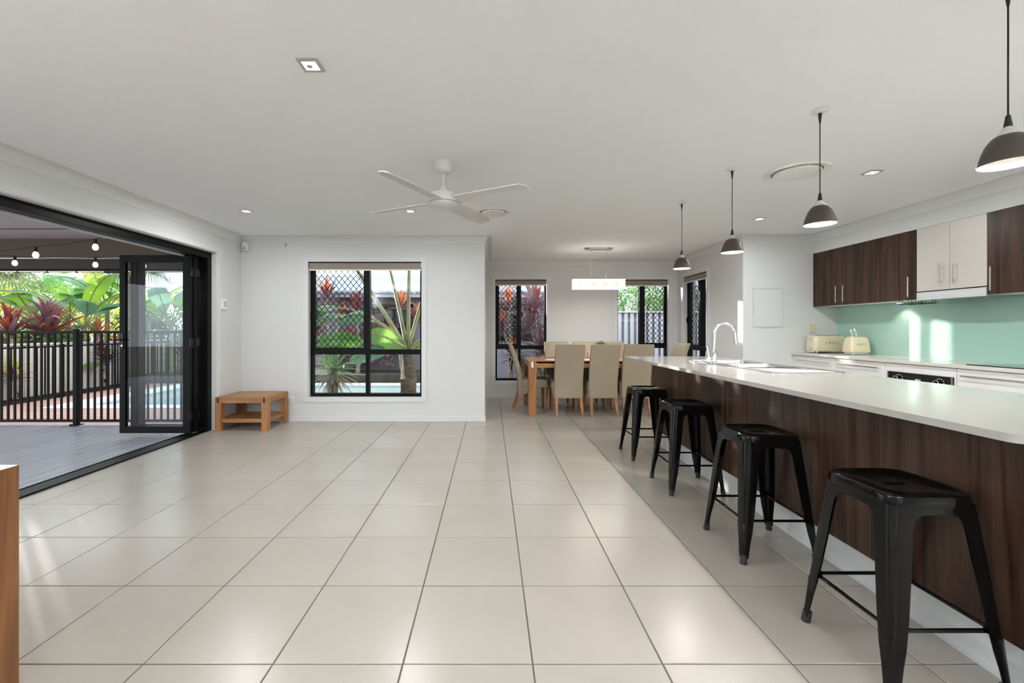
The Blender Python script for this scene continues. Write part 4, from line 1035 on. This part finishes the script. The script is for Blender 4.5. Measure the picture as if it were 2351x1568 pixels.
# festoon lights
def strand(label, pts, bulbs):
    P0 = [Vector(p) for p in pts]; r = thing('string_lights', label, 'string lights', P0[0])
    MB().tube(P0, 0.0035, 6).build('cable', 'iron', r)
    for b in bulbs:
        b = Vector(b)
        s = MB().cyl(b, b-Vector((0, 0, .05)), .013, .016, n=14).build('socket', 'rubber', r)
        z = -.05
        MB().lathe([(0.012, z), (.022, z-.014), (.027, z-.032), (.025, z-.052), (.014, z-.066), (0, z-.07)], b, 18).build('bulb', 'bulb_shell', r)
        MB().lathe([(0, z-.012), (.004, z-.014), (.005, z-.045), (0, z-.05)], b, 8).build('filament', 'filament', r)
mG = glass('bulb_shell', (1.0, 0.90, 0.72), 1.0)
nt = mG.node_tree; em = nt.nodes.new('ShaderNodeEmission'); em.inputs[0].default_value = (1, .72, .38, 1); em.inputs[1].default_value = 1.0
add = nt.nodes.new('ShaderNodeAddShader'); outn = [n for n in nt.nodes if n.type == 'OUTPUT_MATERIAL'][0]; src = outn.inputs[0].links[0].from_socket
nt.links.new(src, add.inputs[0]); nt.links.new(em.outputs[0], add.inputs[1]); nt.links.new(add.outputs[0], outn.inputs[0])
dS = 4.5
a_, b_, c_ = at(82, 567, dS), at(219, 549, dS), at(0, 530, dS)
strand('string of warm bulbs nearest the folding door under the patio ceiling', [at(-160, 560, dS), at(-60, 568, dS), at(0, 577, dS), a_, at(150, 561, dS), b_, at(265, 535, dS), at(330, 502, dS)], [a_, b_, at(-55, 567, dS)])
dS = 5.2
strand('second string of warm bulbs farther out along the patio beam', [at(-120, 560, dS), at(-40, 580, dS), at(34, 588, dS), at(120, 594, dS), at(219, 592, dS), at(330, 594, dS), at(460, 575, dS)], [at(34, 588, dS), at(219, 592, dS), at(330, 594, dS)])

# pool fence round the patio
def fence_run(r, p0, p1, ztop, zbot, ground, step, posts, rail=0.032, bal=0.019, post=0.052):
    p0, p1 = Vector(p0), Vector(p1); L = (p1-p0).length; d = (p1-p0)/L; n = Vector((-d.y, d.x, 0))
    def bar(nm, a0, a1, half, z0, z1, mat='black_alu', bev=.003):
        A, B_ = p0+d*a0, p0+d*a1; A.z = B_.z = 0
        rings = [[(q.x+n.x*s*half, q.y+n.y*s*half, z) for q, s, z in ((A, -1, zz), (B_, -1, zz), (B_, 1, zz), (A, 1, zz))] for zz in (z0, z1)]
        return MB().loft(rings, smooth=False).build(nm, mat, r)
    bar('rail', 0, L, rail*.5, ztop-rail, ztop); bar('rail', 0, L, rail*.5, zbot-rail*.5, zbot+rail*.5)
    k = step*.5; mesh0 = None
    while k < L:
        if not any(abs(k-p) < post*.8 for p in posts):
            c = p0+d*k
            if mesh0 is None:
                o = MB().box(c.x-bal/2, c.x+bal/2, c.y-bal/2, c.y+bal/2, zbot, ztop-rail*.5)
                for v in o.bm.verts: v.co -= Vector((c.x, c.y, 0))
                me = bpy.data.meshes.new('baluster'); o.bm.to_mesh(me); o.bm.free(); me.materials.append(MATS['black_alu']); mesh0 = me
            b = link('baluster', mesh0, r, loc=Vector((c.x, c.y, 0))-org(r))
        k += step
    for p in posts:
        c = p0+d*p
        MB().box(c.x-post/2, c.x+post/2, c.y-post/2, c.y+post/2, ground, ztop+.025, .003).build('post', 'black_alu', r)
        MB().box(c.x-post, c.x+post, c.y-post, c.y+post, ground, ground+.012, .003).build('base_plate', 'black_alu', r)
        for sx in (-1, 1): MB().cyl((c.x+sx*post*.75, c.y-post*.7, ground+.012), (c.x+sx*post*.75, c.y-post*.7, ground+.024), .008, n=8).build('bolt', 'black_alu', r)
F = thing('pool_fence', 'black metal baluster fence along the patio edge', 'fence', (-6.3, 5.49, -0.03))
fence_run(F, (-8.66, 5.49, 0), (-3.53, 5.49, 0), 1.185, 0.028, -0.03, 0.0858, [8.66-7.75, 8.66-5.335, 8.66-3.60])
F2 = thing('pool_fence', 'black metal baluster fence on the far side of the pool deck', 'fence', (-8.25, 8.5, -0.10))
fence_run(F2, (-8.25, 6.0, 0), (-8.25, 12.2, 0), 0.90, -0.03, -0.12, 0.14, [0.1, 2.2, 4.4, 6.1], rail=.03, bal=.017)

# pool deck, pool
rd = structure(MB().box(-8.3, -3.35, 5.56, 7.02, -0.30, -0.13).box(-8.3, -7.44, 7.02, 10.7, -0.30, -0.13).build('pool_deck', 'soil'))
y = 5.565
while y < 10.6:
    x1 = -3.36 if y < 6.98 else -7.443
    y1 = min(y+.088, 7.018 if y < 6.98 else 10.7)
    MB().box(-8.29, x1, y, y1, -0.13, -0.10, .002).build('deck_board', 'deck_red', rd); y = y1+.004 if y1 != 7.018 else 7.022
PL = thing('swimming_pool', 'swimming pool with pale stone coping and teal water', 'pool', (-4, 8.6, -0.3))
px0, px1, py0, py1 = -6.95, -1.0, 7.30, 10.0
MB().box(px0, px1, py0, py1, -1.2, -1.15).box(px0-.1, px0, py0-.1, py1+.1, -1.2, -.13).box(px1, px1+.1, py0-.1, py1+.1, -1.2, -.13).box(px0, px1, py0-.1, py0, -1.2, -.13).box(px0, px1, py1, py1+.1, -1.2, -.13).build('pool_shell', 'coping', PL)
MB().box(px0, px1, py0, py1, -0.32, -0.30).build('water_surface', 'water', PL)
def coping(x0, x1, y0, y1, along, n):
    for k in range(n):
        if along == 'x':
            w = (x1-x0)/n; MB().box(x0+k*w+.002, x0+(k+1)*w-.002, y0, y1, -0.13, -0.085, .008).build('coping_stone', 'coping', PL)
        else:
            w = (y1-y0)/n; MB().box(x0, x1, y0+k*w+.002, y0+(k+1)*w-.002, -0.13, -0.085, .008).build('coping_stone', 'coping', PL)
coping(-7.44, px1+.4, 7.02, py0+.02, 'x', 12); coping(-7.44, px1+.4, py1-.02, py1+.3, 'x', 12)
coping(-7.44, px0+.02, py0+.02, py1-.02, 'y', 5); coping(px1-.02, px1+.4, py0+.02, py1-.02, 'y', 5)

gr = structure(MB().box(-40, -7.3, -25, 45, -0.5, -0.17).box(-0.9, 40, 7.2, 45, -0.5, -0.17).box(-7.3, -.9, 10.1, 45, -0.5, -0.17).box(-7.3, -.9, -25, 7.2, -0.5, -0.17).box(-.9, 40, -25, 7.2, -.5, -.17).build('ground', 'ground'))
structure(MB().box(-8.6, -0.3, 10.35, 13.5, -0.2, 0.10).box(-3.3, XD0-.25, YB+.25, 7.0, -.2, -.06).box(-.3, 6, 7.9, 9.3, -.2, -.05).box(-11, -8.3, 6, 14, -.2, -.06).build('garden_bed', 'soil'))

# tan sheet fence on the boundary left of the pool
tf = thing('boundary_fence', 'tan ribbed steel boundary fence behind the pool deck', 'fence', (-8.72, 9, -0.1))
pan = None
for k in range(36):
    y = 5.6+k*0.19
    if pan is None:
        o = MB().prism([(-.012, -.095), (.006, -.09), (.014, -.06), (.014, .02), (.006, .05), (-.012, .055), (-.012, .095), (-.018, .095), (-.018, -.095)], -.17, .92)
        pan = bpy.data.meshes.new('fence_slat'); o.bm.to_mesh(pan); o.bm.free(); pan.materials.append(MATS['fence_tan'])
    link('fence_slat', pan, tf, loc=Vector((-8.72, y, 0))-org(tf))
MB().box(-8.75, -8.69, 5.5, 12.5, .91, .945, .004).build('cap_rail', 'fence_tan', tf)

# paling fence behind the dining windows
pf = thing('paling_fence', 'weathered grey timber paling fence outside the dining windows', 'fence', (4, 9.4, -.17))
for nm, w, y0, y1, m, off in (('paling', .078, 9.385, 9.405, 'paling', 0), ('back_paling', .078, 9.425, 9.44, 'paling_back', .0675)):
    me = None
    for k in range(62):
        x = 1.5+k*.135+off
        if me is None:
            o = MB().box(-w/2, w/2, -.01, .01, -.17, 1.575, .002); me = bpy.data.meshes.new(nm); o.bm.to_mesh(me); o.bm.free(); me.materials.append(MATS[m])
        link(nm, me, pf, loc=Vector((x+rnd.uniform(-.004, .004), y0+.01, rnd.uniform(-.01, .01)))-Vector((4, 9.4, -.17)))
MB().box(1.4, 10, 9.35, 9.47, 1.575, 1.61, .003).build('cap_board', 'paling', pf)
MB().box(1.4, 10, 9.405, 9.425, 1.36, 1.45).build('fence_rail', 'paling_back', pf)
MB().box(3.30, 3.42, 9.36, 9.48, -.17, 1.72, .01).build('fence_post', 'paling', pf)

# neighbouring houses
def roof(r, x0, x1, y0, y1, z0, z1, mat='roof_blue', rib=.19):
    n = int((x1-x0)/rib)
    mb = MB(); rings = []
    for k in range(n*2+1):
        x = x0+(x1-x0)*k/(n*2); h = .02 if k % 2 else 0
        rings.append([(x, y0, z0+h), (x, y1, z1+h), (x, y1, z1+h-.05), (x, y0, z0+h-.05)])
    mb.loft(rings, smooth=False); mb.build('roof_sheet', mat, r)
n1 = thing('neighbour_house', 'lilac-grey neighbouring house with pale blue metal roof behind the cordylines', 'house', (-1, 13, -.17))
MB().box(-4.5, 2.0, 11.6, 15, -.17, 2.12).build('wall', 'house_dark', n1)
MB().box(-6.2, 2.2, 11.2, 11.32, 2.05, 2.20, .01).build('gutter', 'gutter', n1)
MB().box(-4.6, 2.1, 11.3, 11.6, 2.10, 2.13).build('eave', 'house_lilac', n1)
roof(n1, -6.2, 2.2, 11.15, 15, 2.20, 3.1)
MB().box(-6.2, -4.5, 13.2, 15, -.17, 2.6).build('wall', 'house_lilac', n1)
for x in (-3.2, 0.2):
    w_ = MB().box(x, x+1.1, 11.56, 11.61, .9, 1.9).build('window', 'black_alu', n1); MB().box(x+.06, x+1.04, 11.552, 11.56, .96, 1.84).build('pane', 'black_glass', w_)
n2 = thing('neighbour_house', 'lilac weatherboard neighbouring house seen through the side dining window', 'house', (7, 12.5, -.17))
for k in range(14): MB().box(4.9, 11, 11.5-.004*(k % 2), 11.7, -.17+k*.17, -.17+(k+1)*.17-.006, .004).build('weatherboard', 'house_lilac', n2)
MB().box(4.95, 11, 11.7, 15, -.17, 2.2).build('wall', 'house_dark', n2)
MB().box(4.7, 11, 11.15, 11.27, 2.12, 2.26, .01).build('gutter', 'gutter', n2)
MB().box(4.8, 11, 11.25, 11.6, 2.16, 2.2).build('eave', 'house_lilac', n2)
roof(n2, 4.7, 11, 11.1, 14, 2.25, 3.6)

# ---------------------------------------------------------------- plants
def strap(L, W, rise, droop, n=8, fold=.25, base=.35):
    """rows of a sword-shaped leaf growing from the origin along +x: rise = start angle, droop = total bend"""
    rows = []; x = z = 0.0
    for i in range(n+1):
        t = i/n; w = W*.5*(base+(1-base)*math.sin(PI*min(1, t*1.15)**.8)) if t < .87 else W*.5*math.sin(PI*min(1, .87*1.15)**.8)*0+W*.5*(1-t)/.13*(base+(1-base)*math.sin(PI*(.87*1.15)**.8))
        w = max(w, .001); a = rise-droop*t*t
        rows.append(((x, -w, z+w*fold), (x, 0, z), (x, w, z+w*fold)))
        x += L/n*math.cos(a); z += L/n*math.sin(a)
    return rows
def rows_to_mb(mb, rows, M=None):
    vs_ = [[mb.bm.verts.new(M @ Vector(p) if M else Vector(p)) for p in r] for r in rows]
    for i in range(len(rows)-1):
        for k in range(2):
            f = mb.bm.faces.new((vs_[i][k], vs_[i][k+1], vs_[i+1][k+1], vs_[i+1][k])); f.smooth = True
def leaf_mesh(name, rows, mat):
    mb = MB(); rows_to_mb(mb, rows); me = bpy.data.meshes.new(name); mb.bm.to_mesh(me); mb.bm.free(); me.materials.append(MATS[mat]); return me
LM = {}
def cordy_leaves(mat):
    if mat not in LM:
        LM[mat] = [leaf_mesh('leaf', strap(1, .098, .15+.1*k, .6+.7*k, 8), mat) for k in range(3)]
    return LM[mat]
def cordyline(x, y, zg, heads, label, mats, L=.5, single=False, lean=.0, cat='cordyline', nleaf=30, cane='bark'):
    """heads: list of (dx, dy, z, scale)"""
    r = thing('cordyline', label, cat, (x, y, zg))
    for dx, dy, z, sc in heads:
        pts = [Vector((x+dx*t*t+.04*math.sin(5*t+dx*9), y+dy*t*t, zg+(z-zg)*t)) for t in [k/6 for k in range(7)]]
        MB().tube(pts, [.024*sc+.012*(1-t/6) for t in range(7)], 7).build('cane', cane, r)
        top = pts[-1]
        bulk = [MB() for _ in mats]
        for k in range(nleaf):
            t = k/nleaf; az = k*2.39996+rnd.uniform(-.2, .2); el = math.radians(82-95*t+rnd.uniform(-8, 8))
            l = L*sc*rnd.uniform(.75, 1.1)*(.72+.4*math.sin(PI*min(1, t*.9+.1)))
            mi = max(0, min(len(mats)-1, int(t*len(mats)+rnd.uniform(-1.2, 1.2))))
            p = top-Vector((0, 0, .16*t*sc))
            E_ = Euler((rnd.uniform(-.5, .5), -el, az))
            if single:
                link('leaf', rnd.choice(cordy_leaves(mats[mi])), r, loc=p-org(r), rot=E_, scale=(l, l*rnd.uniform(.8, 1.15), l))
            else:
                M = Matrix.Translation(p) @ E_.to_matrix().to_4x4() @ Matrix.Diagonal((l, l, l, 1))
                rows_to_mb(bulk[mi], strap(1, .12, .15, .5+1.0*rnd.random(), 6), M)
        if not single:
            for b, m in zip(bulk, mats):
                if len(b.bm.faces): stuff(b.build('foliage', m, r))
    return r
def paddle(L, W, rise, droop, n=14, pet=.35):
    """banana leaf: bare stalk then a broad blade folded along its midrib"""
    rows = []; x = z = 0.0
    for i in range(n+1):
        t = i/n
        if t < pet: w = .018
        else:
            q = (t-pet)/(1-pet); w = W*.5*math.sqrt(max(0, math.sin(PI*min(1, q*.93+.05))))*(1+.07*math.sin(i*2.3))
            w = max(w, .004)
        a = rise-droop*t**1.6
        rows.append(((x, -w, z-w*.22+.0), (x, 0, z+.0), (x, w, z-w*.22)))
        x += L/n*math.cos(a); z += L/n*math.sin(a)
    return rows
PM = {}
def banana(x, y, zg, label, leaves, stem_h, mats, stem_r=.09, rib=.018, name='banana_plant', cat='banana plant', stem_mat='banana_stem'):
    """leaves: list of (azimuth, rise, droop, length, width, mat index)"""
    r = thing(name, label, cat, (x, y, zg))
    MB().tube([(x, y, zg), (x+.01, y, zg+stem_h*.5), (x, y, zg+stem_h)], [stem_r, stem_r*.8, stem_r*.55], 14).build('stem', stem_mat, r)
    for lf_ in leaves:
        az, rise, droop, L, W, mi = lf_[:6]; pet = lf_[6] if len(lf_) > 6 else .35; roll = lf_[7] if len(lf_) > 7 else rnd.uniform(-.25, .25)
        me = leaf_mesh('leaf', paddle(L, W, rise, droop, pet=pet), mats[mi])
        o = link('leaf', me, r, loc=(0, 0, stem_h*rnd.uniform(.9, 1.0)), rot=(roll, 0, az))
        rows = paddle(L, W, rise, droop, pet=pet)
        mb = MB(); mb.tube([Vector(q[1])-Vector((0, 0, .006)) for q in rows], [rib*(1-.75*i/len(rows)) for i in range(len(rows))], 6)
        mr = bpy.data.meshes.new('midrib'); mb.bm.to_mesh(mr); mb.bm.free(); mr.materials.append(MATS['banana_stem']); link('midrib', mr, o)
    return r
def shrub(x, y, zg, rx, ry, h, n, leaf, mat, label, cat='shrub', name='shrub', stems=5, zlow=.15):
    r = thing(name, label, cat, (x, y, zg))
    for k in range(stems):
        a = k*2.4; MB().tube([(x, y, zg), (x+rx*.25*math.cos(a), y+ry*.25*math.sin(a), zg+h*.4), (x+rx*.6*math.cos(a), y+ry*.6*math.sin(a), zg+h*.8)], [.03, .02, .008], 6).build('branch', 'bark_dark', r)
    mb = MB()
    for k in range(n):
        a, s = rnd.uniform(0, 2*PI), rnd.uniform(-1, 1); q = (1-s*s)**.5; rad = rnd.uniform(.55, 1.0)*(1+.18*math.sin(3*a+5*s)+.12*math.sin(7*a-3*s))
        p = Vector((x+rx*q*math.cos(a)*rad, y+ry*q*math.sin(a)*rad, zg+h*zlow+h*(1-zlow)*.5*(1+s*min(1.1, rad))))
        d_ = Vector((rnd.gauss(0, 1), rnd.gauss(0, 1), rnd.gauss(.2, .8))).normalized(); s_ = d_.orthogonal().normalized(); s_.rotate(Matrix.Rotation(rnd.uniform(0, 6.28), 3, d_))
        l = leaf*rnd.uniform(.6, 1.3)
        mb.quad(p, p+d_*l*.45+s_*l*.2, p+d_*l, p+d_*l*.5-s_*l*.2)
    stuff(mb.build('foliage', mat, r)); return r
def grassy(x, y, zg, label, mats, n, L, W, trunk=None, name='yucca', cat='yucca', spread=(88, -25), droop=(.2, 1.1)):
    r = thing(name, label, cat, (x, y, zg)); zt = zg
    if trunk:
        zt = zg+trunk[0]; MB().tube([(x, y, zg), (x+.02, y, zg+trunk[0]*.5), (x, y, zt)], [trunk[1], trunk[1]*.9, trunk[1]*.8], 10).build('trunk', 'bark_dark', r)
    bulk = [MB() for _ in mats]
    for k in range(n):
        t = k/n; az = k*2.39996; el = math.radians(spread[0]+(spread[1]-spread[0])*t+rnd.uniform(-8, 8)); l = L*rnd.uniform(.7, 1.1)
        M = Matrix.Translation((x, y, zt-.12*t)) @ Euler((rnd.uniform(-.4, .4), -el, az)).to_matrix().to_4x4()
        rows_to_mb(bulk[min(len(mats)-1, int(t*len(mats)))], strap(l, W, 0.05, rnd.uniform(*droop), 6, base=.6), M)
    for b, m in zip(bulk, mats):
        if len(b.bm.faces): stuff(b.build('foliage', m, r))
    return r
def fan_palm(x, y, ztop, zg, label, nf, R, mat='leaf_palm'):
    r = thing('fan_palm', label, 'palm', (x, y, zg))
    MB().tube([(x, y, zg), (x+.05, y, (zg+ztop)/2), (x, y, ztop)], [.11, .09, .08], 12).build('trunk', 'bark_dark', r)
    for f in range(nf):
        az = f*2.39996+rnd.uniform(-.2, .2); el = rnd.uniform(-.75, .55); pl = rnd.uniform(.5, .8)
        d_ = Vector((math.cos(az)*math.cos(el), math.sin(az)*math.cos(el), math.sin(el))); c = Vector((x, y, ztop))+d_*pl
        fr = MB().tube([(x, y, ztop), Vector((x, y, ztop))+d_*pl*.5+Vector((0, 0, .05)), c], .010, 5).build('frond_stalk', 'banana_stem', r)
        mb = MB(); side = d_.cross(Vector((0, 0, 1))).normalized(); upv = side.cross(d_)
        for k in range(34):
            th = math.radians(-125+250*k/33); dd = (d_*math.cos(th)+side*math.sin(th)+upv*.12).normalized()
            L_ = R*rnd.uniform(.8, 1.05)*(1-.25*abs(th)/2.2); w = .013; nn = dd.cross(upv).normalized()*w
            p0 = c; p1 = c+dd*L_*.5; p2 = c+dd*L_*.8+Vector((0, 0, -.10*L_)); p3 = c+dd*L_*.95+Vector((0, 0, -.36*L_))
            for (A, B_, wa, wb) in ((p0, p1, .4, 1), (p1, p2, 1, .8), (p2, p3, .8, .15)): mb.quad(A-nn*wa, A+nn*wa, B_+nn*wb, B_-nn*wb)
        stuff(mb.build('frond_blades', mat, fr))
    return r

# seen through the folding door
cordyline(-9.05, 8.62, -.1, [(0.1, 0, 1.22, 1.25), (-.25, .3, 1.05, 1.0)], 'big red and purple cordyline above the fence, left of the fence post', ['leaf_red', 'leaf_purple', 'leaf_red', 'leaf_purple', 'leaf_green'], .70, single=True, nleaf=48)
cordyline(-9.05, 8.0, -.1, [(0, .05, 1.18, 1.1)], 'red cordyline above the fence at the far left edge', ['leaf_red', 'leaf_red', 'leaf_purple', 'leaf_green'], .62, single=True, nleaf=44)
cordyline(-8.48, 7.62, -.1, [(0, 0, .40, .9)], 'low red and green cordyline behind the balusters at the left', ['leaf_yellow', 'leaf_red', 'leaf_purple'], .5, single=True, nleaf=34)
cordyline(-8.5, 9.35, -.1, [(.1, 0, .55, .8), (-.1, .1, .8, .8)], 'purple cordyline right of the fence post behind the pool', ['leaf_red', 'leaf_purple', 'leaf_purple'], .46, nleaf=34)
cordyline(-9.2, 10.0, -.1, [(0, 0, 1.15, 1.0), (.3, .2, .85, .9)], 'dry orange cordyline left of the folded door', ['leaf_orange', 'leaf_dry', 'leaf_dry'], .5, nleaf=34)
cordyline(-9.6, 8.9, -.1, [(0, 0, .75, 1.0), (.2, -.6, .7, 1.0)], 'purple cordyline low behind the tan fence', ['leaf_red', 'leaf_purple', 'leaf_purple'], .5, nleaf=34)
bl = lambda: [(a, rnd.uniform(.9, 1.3), rnd.uniform(1.0, 2.0), rnd.uniform(1.3, 1.8), rnd.uniform(.34, .46), k % 2) for k, a in enumerate([.3, 1.5, 2.6, 3.6, 4.4, 5.3, 6.0])]
banana(-9.3, 9.75, -.1, 'tall banana plant standing centre of the door opening beyond the fence', bl(), 1.35, ['leaf_banana', 'leaf_banana_blue'])
banana(-10.6, 9.9, -.1, 'banana plant with broad blue-green leaves at the left of the garden', bl(), 1.5, ['leaf_banana_blue', 'leaf_banana'])
banana(-9.0, 11.2, -.1, 'banana plant behind the edge of the folded door', bl(), 1.5, ['leaf_banana', 'leaf_yellow'])
banana(-8.15, 10.9, .1, 'banana plant seen through the folded glass door panel', bl(), 1.2, ['leaf_banana', 'leaf_banana_blue'], stem_r=.08)
banana(-9.15, 9.15, -.1, 'young banana with low round leaves at the tan fence', [(a, .9, 1.6, .8, .34, 0) for a in (.2, 1.3, 2.5, 3.7, 5.0)], .30, ['leaf_green', 'leaf_green'], stem_r=.05)
fan_palm(-10.35, 8.7, 2.75, -.1, 'drooping fan palm hanging into the top left of the door opening', 12, .75)
fan_palm(-8.5, 9.95, 2.95, -.1, 'fan palm whose fronds hang above the banana beside the door panel', 11, .75)
shrub(-12.5, 10.2, -.17, 1.5, 1.3, 2.9, 2600, .13, 'leaf_yellow', 'yellow-green bush at the far left behind the palm')
shrub(-11.6, 12.4, -.17, 1.5, 1.3, 2.4, 2600, .14, 'leaf_yellow', 'sunlit yellow-green bush behind the bananas')
shrub(-10.0, 13.2, -.17, 1.4, 1.2, 2.2, 2400, .14, 'leaf_green', 'green bush deep in the garden behind the door panel')
shrub(-7.6, 11.6, .1, .9, .6, 1.1, 1500, .12, 'leaf_dark', 'dark leafy bush behind the pool seen through the glass door')
shrub(-6.2, 11.4, .1, .9, .6, 1.2, 1500, .12, 'leaf_dark', 'dark leafy bush behind the far pool coping')
grassy(-7.35, 10.75, .1, 'strappy grey-green clump behind the pool seen through the glass door', ['leaf_green', 'leaf_palm'], 90, .8, .05, name='strappy_clump', cat='plant')

banana(-11.2, 11.3, -.1, 'banana plant far back between the yellow bushes', bl(), 1.6, ['leaf_banana', 'leaf_banana'])
banana(-9.9, 11.0, -.1, 'banana plant behind the central one, higher leaves', bl(), 1.9, ['leaf_banana_blue', 'leaf_banana'])
banana(-10.2, 12.2, -.1, 'banana plant at the back right of the garden', bl(), 1.7, ['leaf_banana', 'leaf_yellow'])
shrub(-9.75, 9.5, -.17, .7, .7, 1.5, 1800, .13, 'leaf_green', 'green bush low behind the tan fence')
shrub(-10.3, 8.6, -.17, .7, .7, 1.45, 1800, .12, 'leaf_yellow', 'lime bush low behind the red cordylines')
shrub(-13.5, 12.5, -.17, 2.0, 1.6, 3.2, 3600, .17, 'leaf_green', 'large green tree crown at the back left of the garden')
shrub(-9.4, 11.7, -.17, .8, .6, 1.9, 1800, .13, 'leaf_dark', 'dark bush behind the pool fence corner')

# seen through the large living room window
cordyline(-4.15, 10.9, .1, [(0, 0, 2.05, 1.1), (.35, .1, 1.55, 1.0), (-.3, 0, 1.2, 1.0)], 'tall orange-tipped cordyline behind the security mesh of the large window', ['leaf_orange', 'leaf_red', 'leaf_purple', 'leaf_purple', 'leaf_purple', 'leaf_purple'], .52, nleaf=40)
cordyline(-3.35, 10.8, .1, [(0, 0, 1.75, 1.1), (.3, .1, 1.25, 1.0), (-.15, 0, .85, 1.0)], 'purple cordyline behind the middle bar of the large window', ['leaf_red', 'leaf_purple', 'leaf_purple'], .52, nleaf=40)
cordyline(-2.25, 10.9, .1, [(0, 0, 1.85, 1.0), (.35, .1, 1.5, 1.0), (-.3, 0, 1.1, .9)], 'orange-red cordyline right of the strelitzia in the large window', ['leaf_orange', 'leaf_red', 'leaf_purple', 'leaf_purple'], .5, nleaf=38)
shrub(-3.4, 11.0, .1, 1.2, .4, .95, 1600, .13, 'leaf_purple', 'low dark purple hedge under the cordylines behind the pool')
banana(-1.30, 6.72, -.06, 'thick-stemmed strelitzia close outside the right half of the large window',
       [(PI-.2, 1.28, .12, 2.9, .42, 1, .66, .2), (PI/2, 1.5, .1, 3.0, .42, 0, .66, .0), (.2, 1.32, .35, 2.7, .42, 1, .62, .3), (PI+.5, 1.05, .2, 2.6, .42, 0, .66, .1),
        (PI+.2, 1.0, .7, .78, .36, 0, .15, -1.0), (PI-.1, .35, 1.1, .9, .34, 1, .25, -.9), (.3, .95, 1.5, 1.05, .44, 1, .35, .8), (-.2, .6, 1.2, .8, .40, 0, .3, .9), (PI+.3, .1, 1.0, .95, .30, 1, .35, -.8), (PI-.3, 1.1, 2.2, 1.5, .40, 1, .5, -.6)],
       0.98, ['leaf_banana', 'leaf_banana_blue'], stem_r=.165, rib=.036, name='strelitzia', cat='strelitzia', stem_mat='bark_dark')
for dx, zt in ((-.16, .62), (-.26, .5)):
    pass
grassy(-2.52, 6.85, -.06, 'spiky green yucca with dry skirt at the lower left of the large window', ['leaf_green', 'leaf_green', 'leaf_dry'], 110, .48, .032, trunk=(.66, .06), spread=(85, -75), droop=(.1, .7))
banana(-3.2, 6.95, -.06, 'dark broad-leaved plant behind the left mesh of the large window', [(a, 1.1, 1.7, 1.25, .34, k % 2) for k, a in enumerate((-.35, .25, .8, 4.6, 5.5))]+[(0.0, .45, .9, 1.15, .36, 0, .3, -.9), (-.3, 1.25, .8, 1.3, .34, 0, .35, .6)], 1.05, ['leaf_green', 'leaf_dark'], stem_r=.06, name='canna', cat='plant')

# seen through the dining windows
cordyline(.42, 9.1, -.05, [(0, 0, 1.72, 1.1), (-.15, 0, 1.25, 1.0), (.1, 0, .7, 1.0)], 'red-tipped cordyline behind the mesh of the left dining window', ['leaf_orange', 'leaf_red', 'leaf_purple', 'leaf_purple', 'leaf_purple', 'leaf_purple'], .5, nleaf=40)
cordyline(1.0, 9.15, -.05, [(0, 0, 1.75, 1.15), (-.12, 0, 1.3, 1.1), (.12, 0, .8, 1.0)], 'tall purple cordyline with red spear in the clear pane of the left dining window', ['leaf_red', 'leaf_purple', 'leaf_purple', 'leaf_purple', 'leaf_purple'], .6, nleaf=44)
cordyline(.7, 8.75, -.05, [(0, 0, .45, .9), (.3, 0, .35, .9)], 'low green and purple cordyline at the foot of the left dining window', ['leaf_green', 'leaf_purple', 'leaf_purple'], .42, nleaf=34)
shrub(3.75, 10.6, -.17, 1.0, .7, 2.9, 13000, .06, 'leaf_green', 'bright green bush above the paling fence outside the right dining window')
shrub(4.75, 10.7, -.17, .6, .5, 2.9, 6000, .06, 'leaf_dark', 'darker bush behind the mesh of the right dining window')
shrub(2.4, 10.9, -.17, .8, .6, 2.8, 6000, .06, 'leaf_dark', 'dark green bush behind the glowing box pendant')
# rear garden seen only from the added rear door
shrub(-2.5, -9, -.17, 2.5, 1.0, 2.2, 1800, .18, 'leaf_green', 'green hedge bush behind the camera, left', cat='shrub')
shrub(3.0, -9.5, -.17, 2.5, 1.0, 2.0, 1800, .18, 'leaf_green', 'green hedge bush behind the camera, right', cat='shrub')

structure(MB().box(-8, 9, -13, YF-.21, -.17, -.03).build('bounce_terrace', 'bounce_paving'))  # added pale ground, unseen, bounces sky light in through the rear door
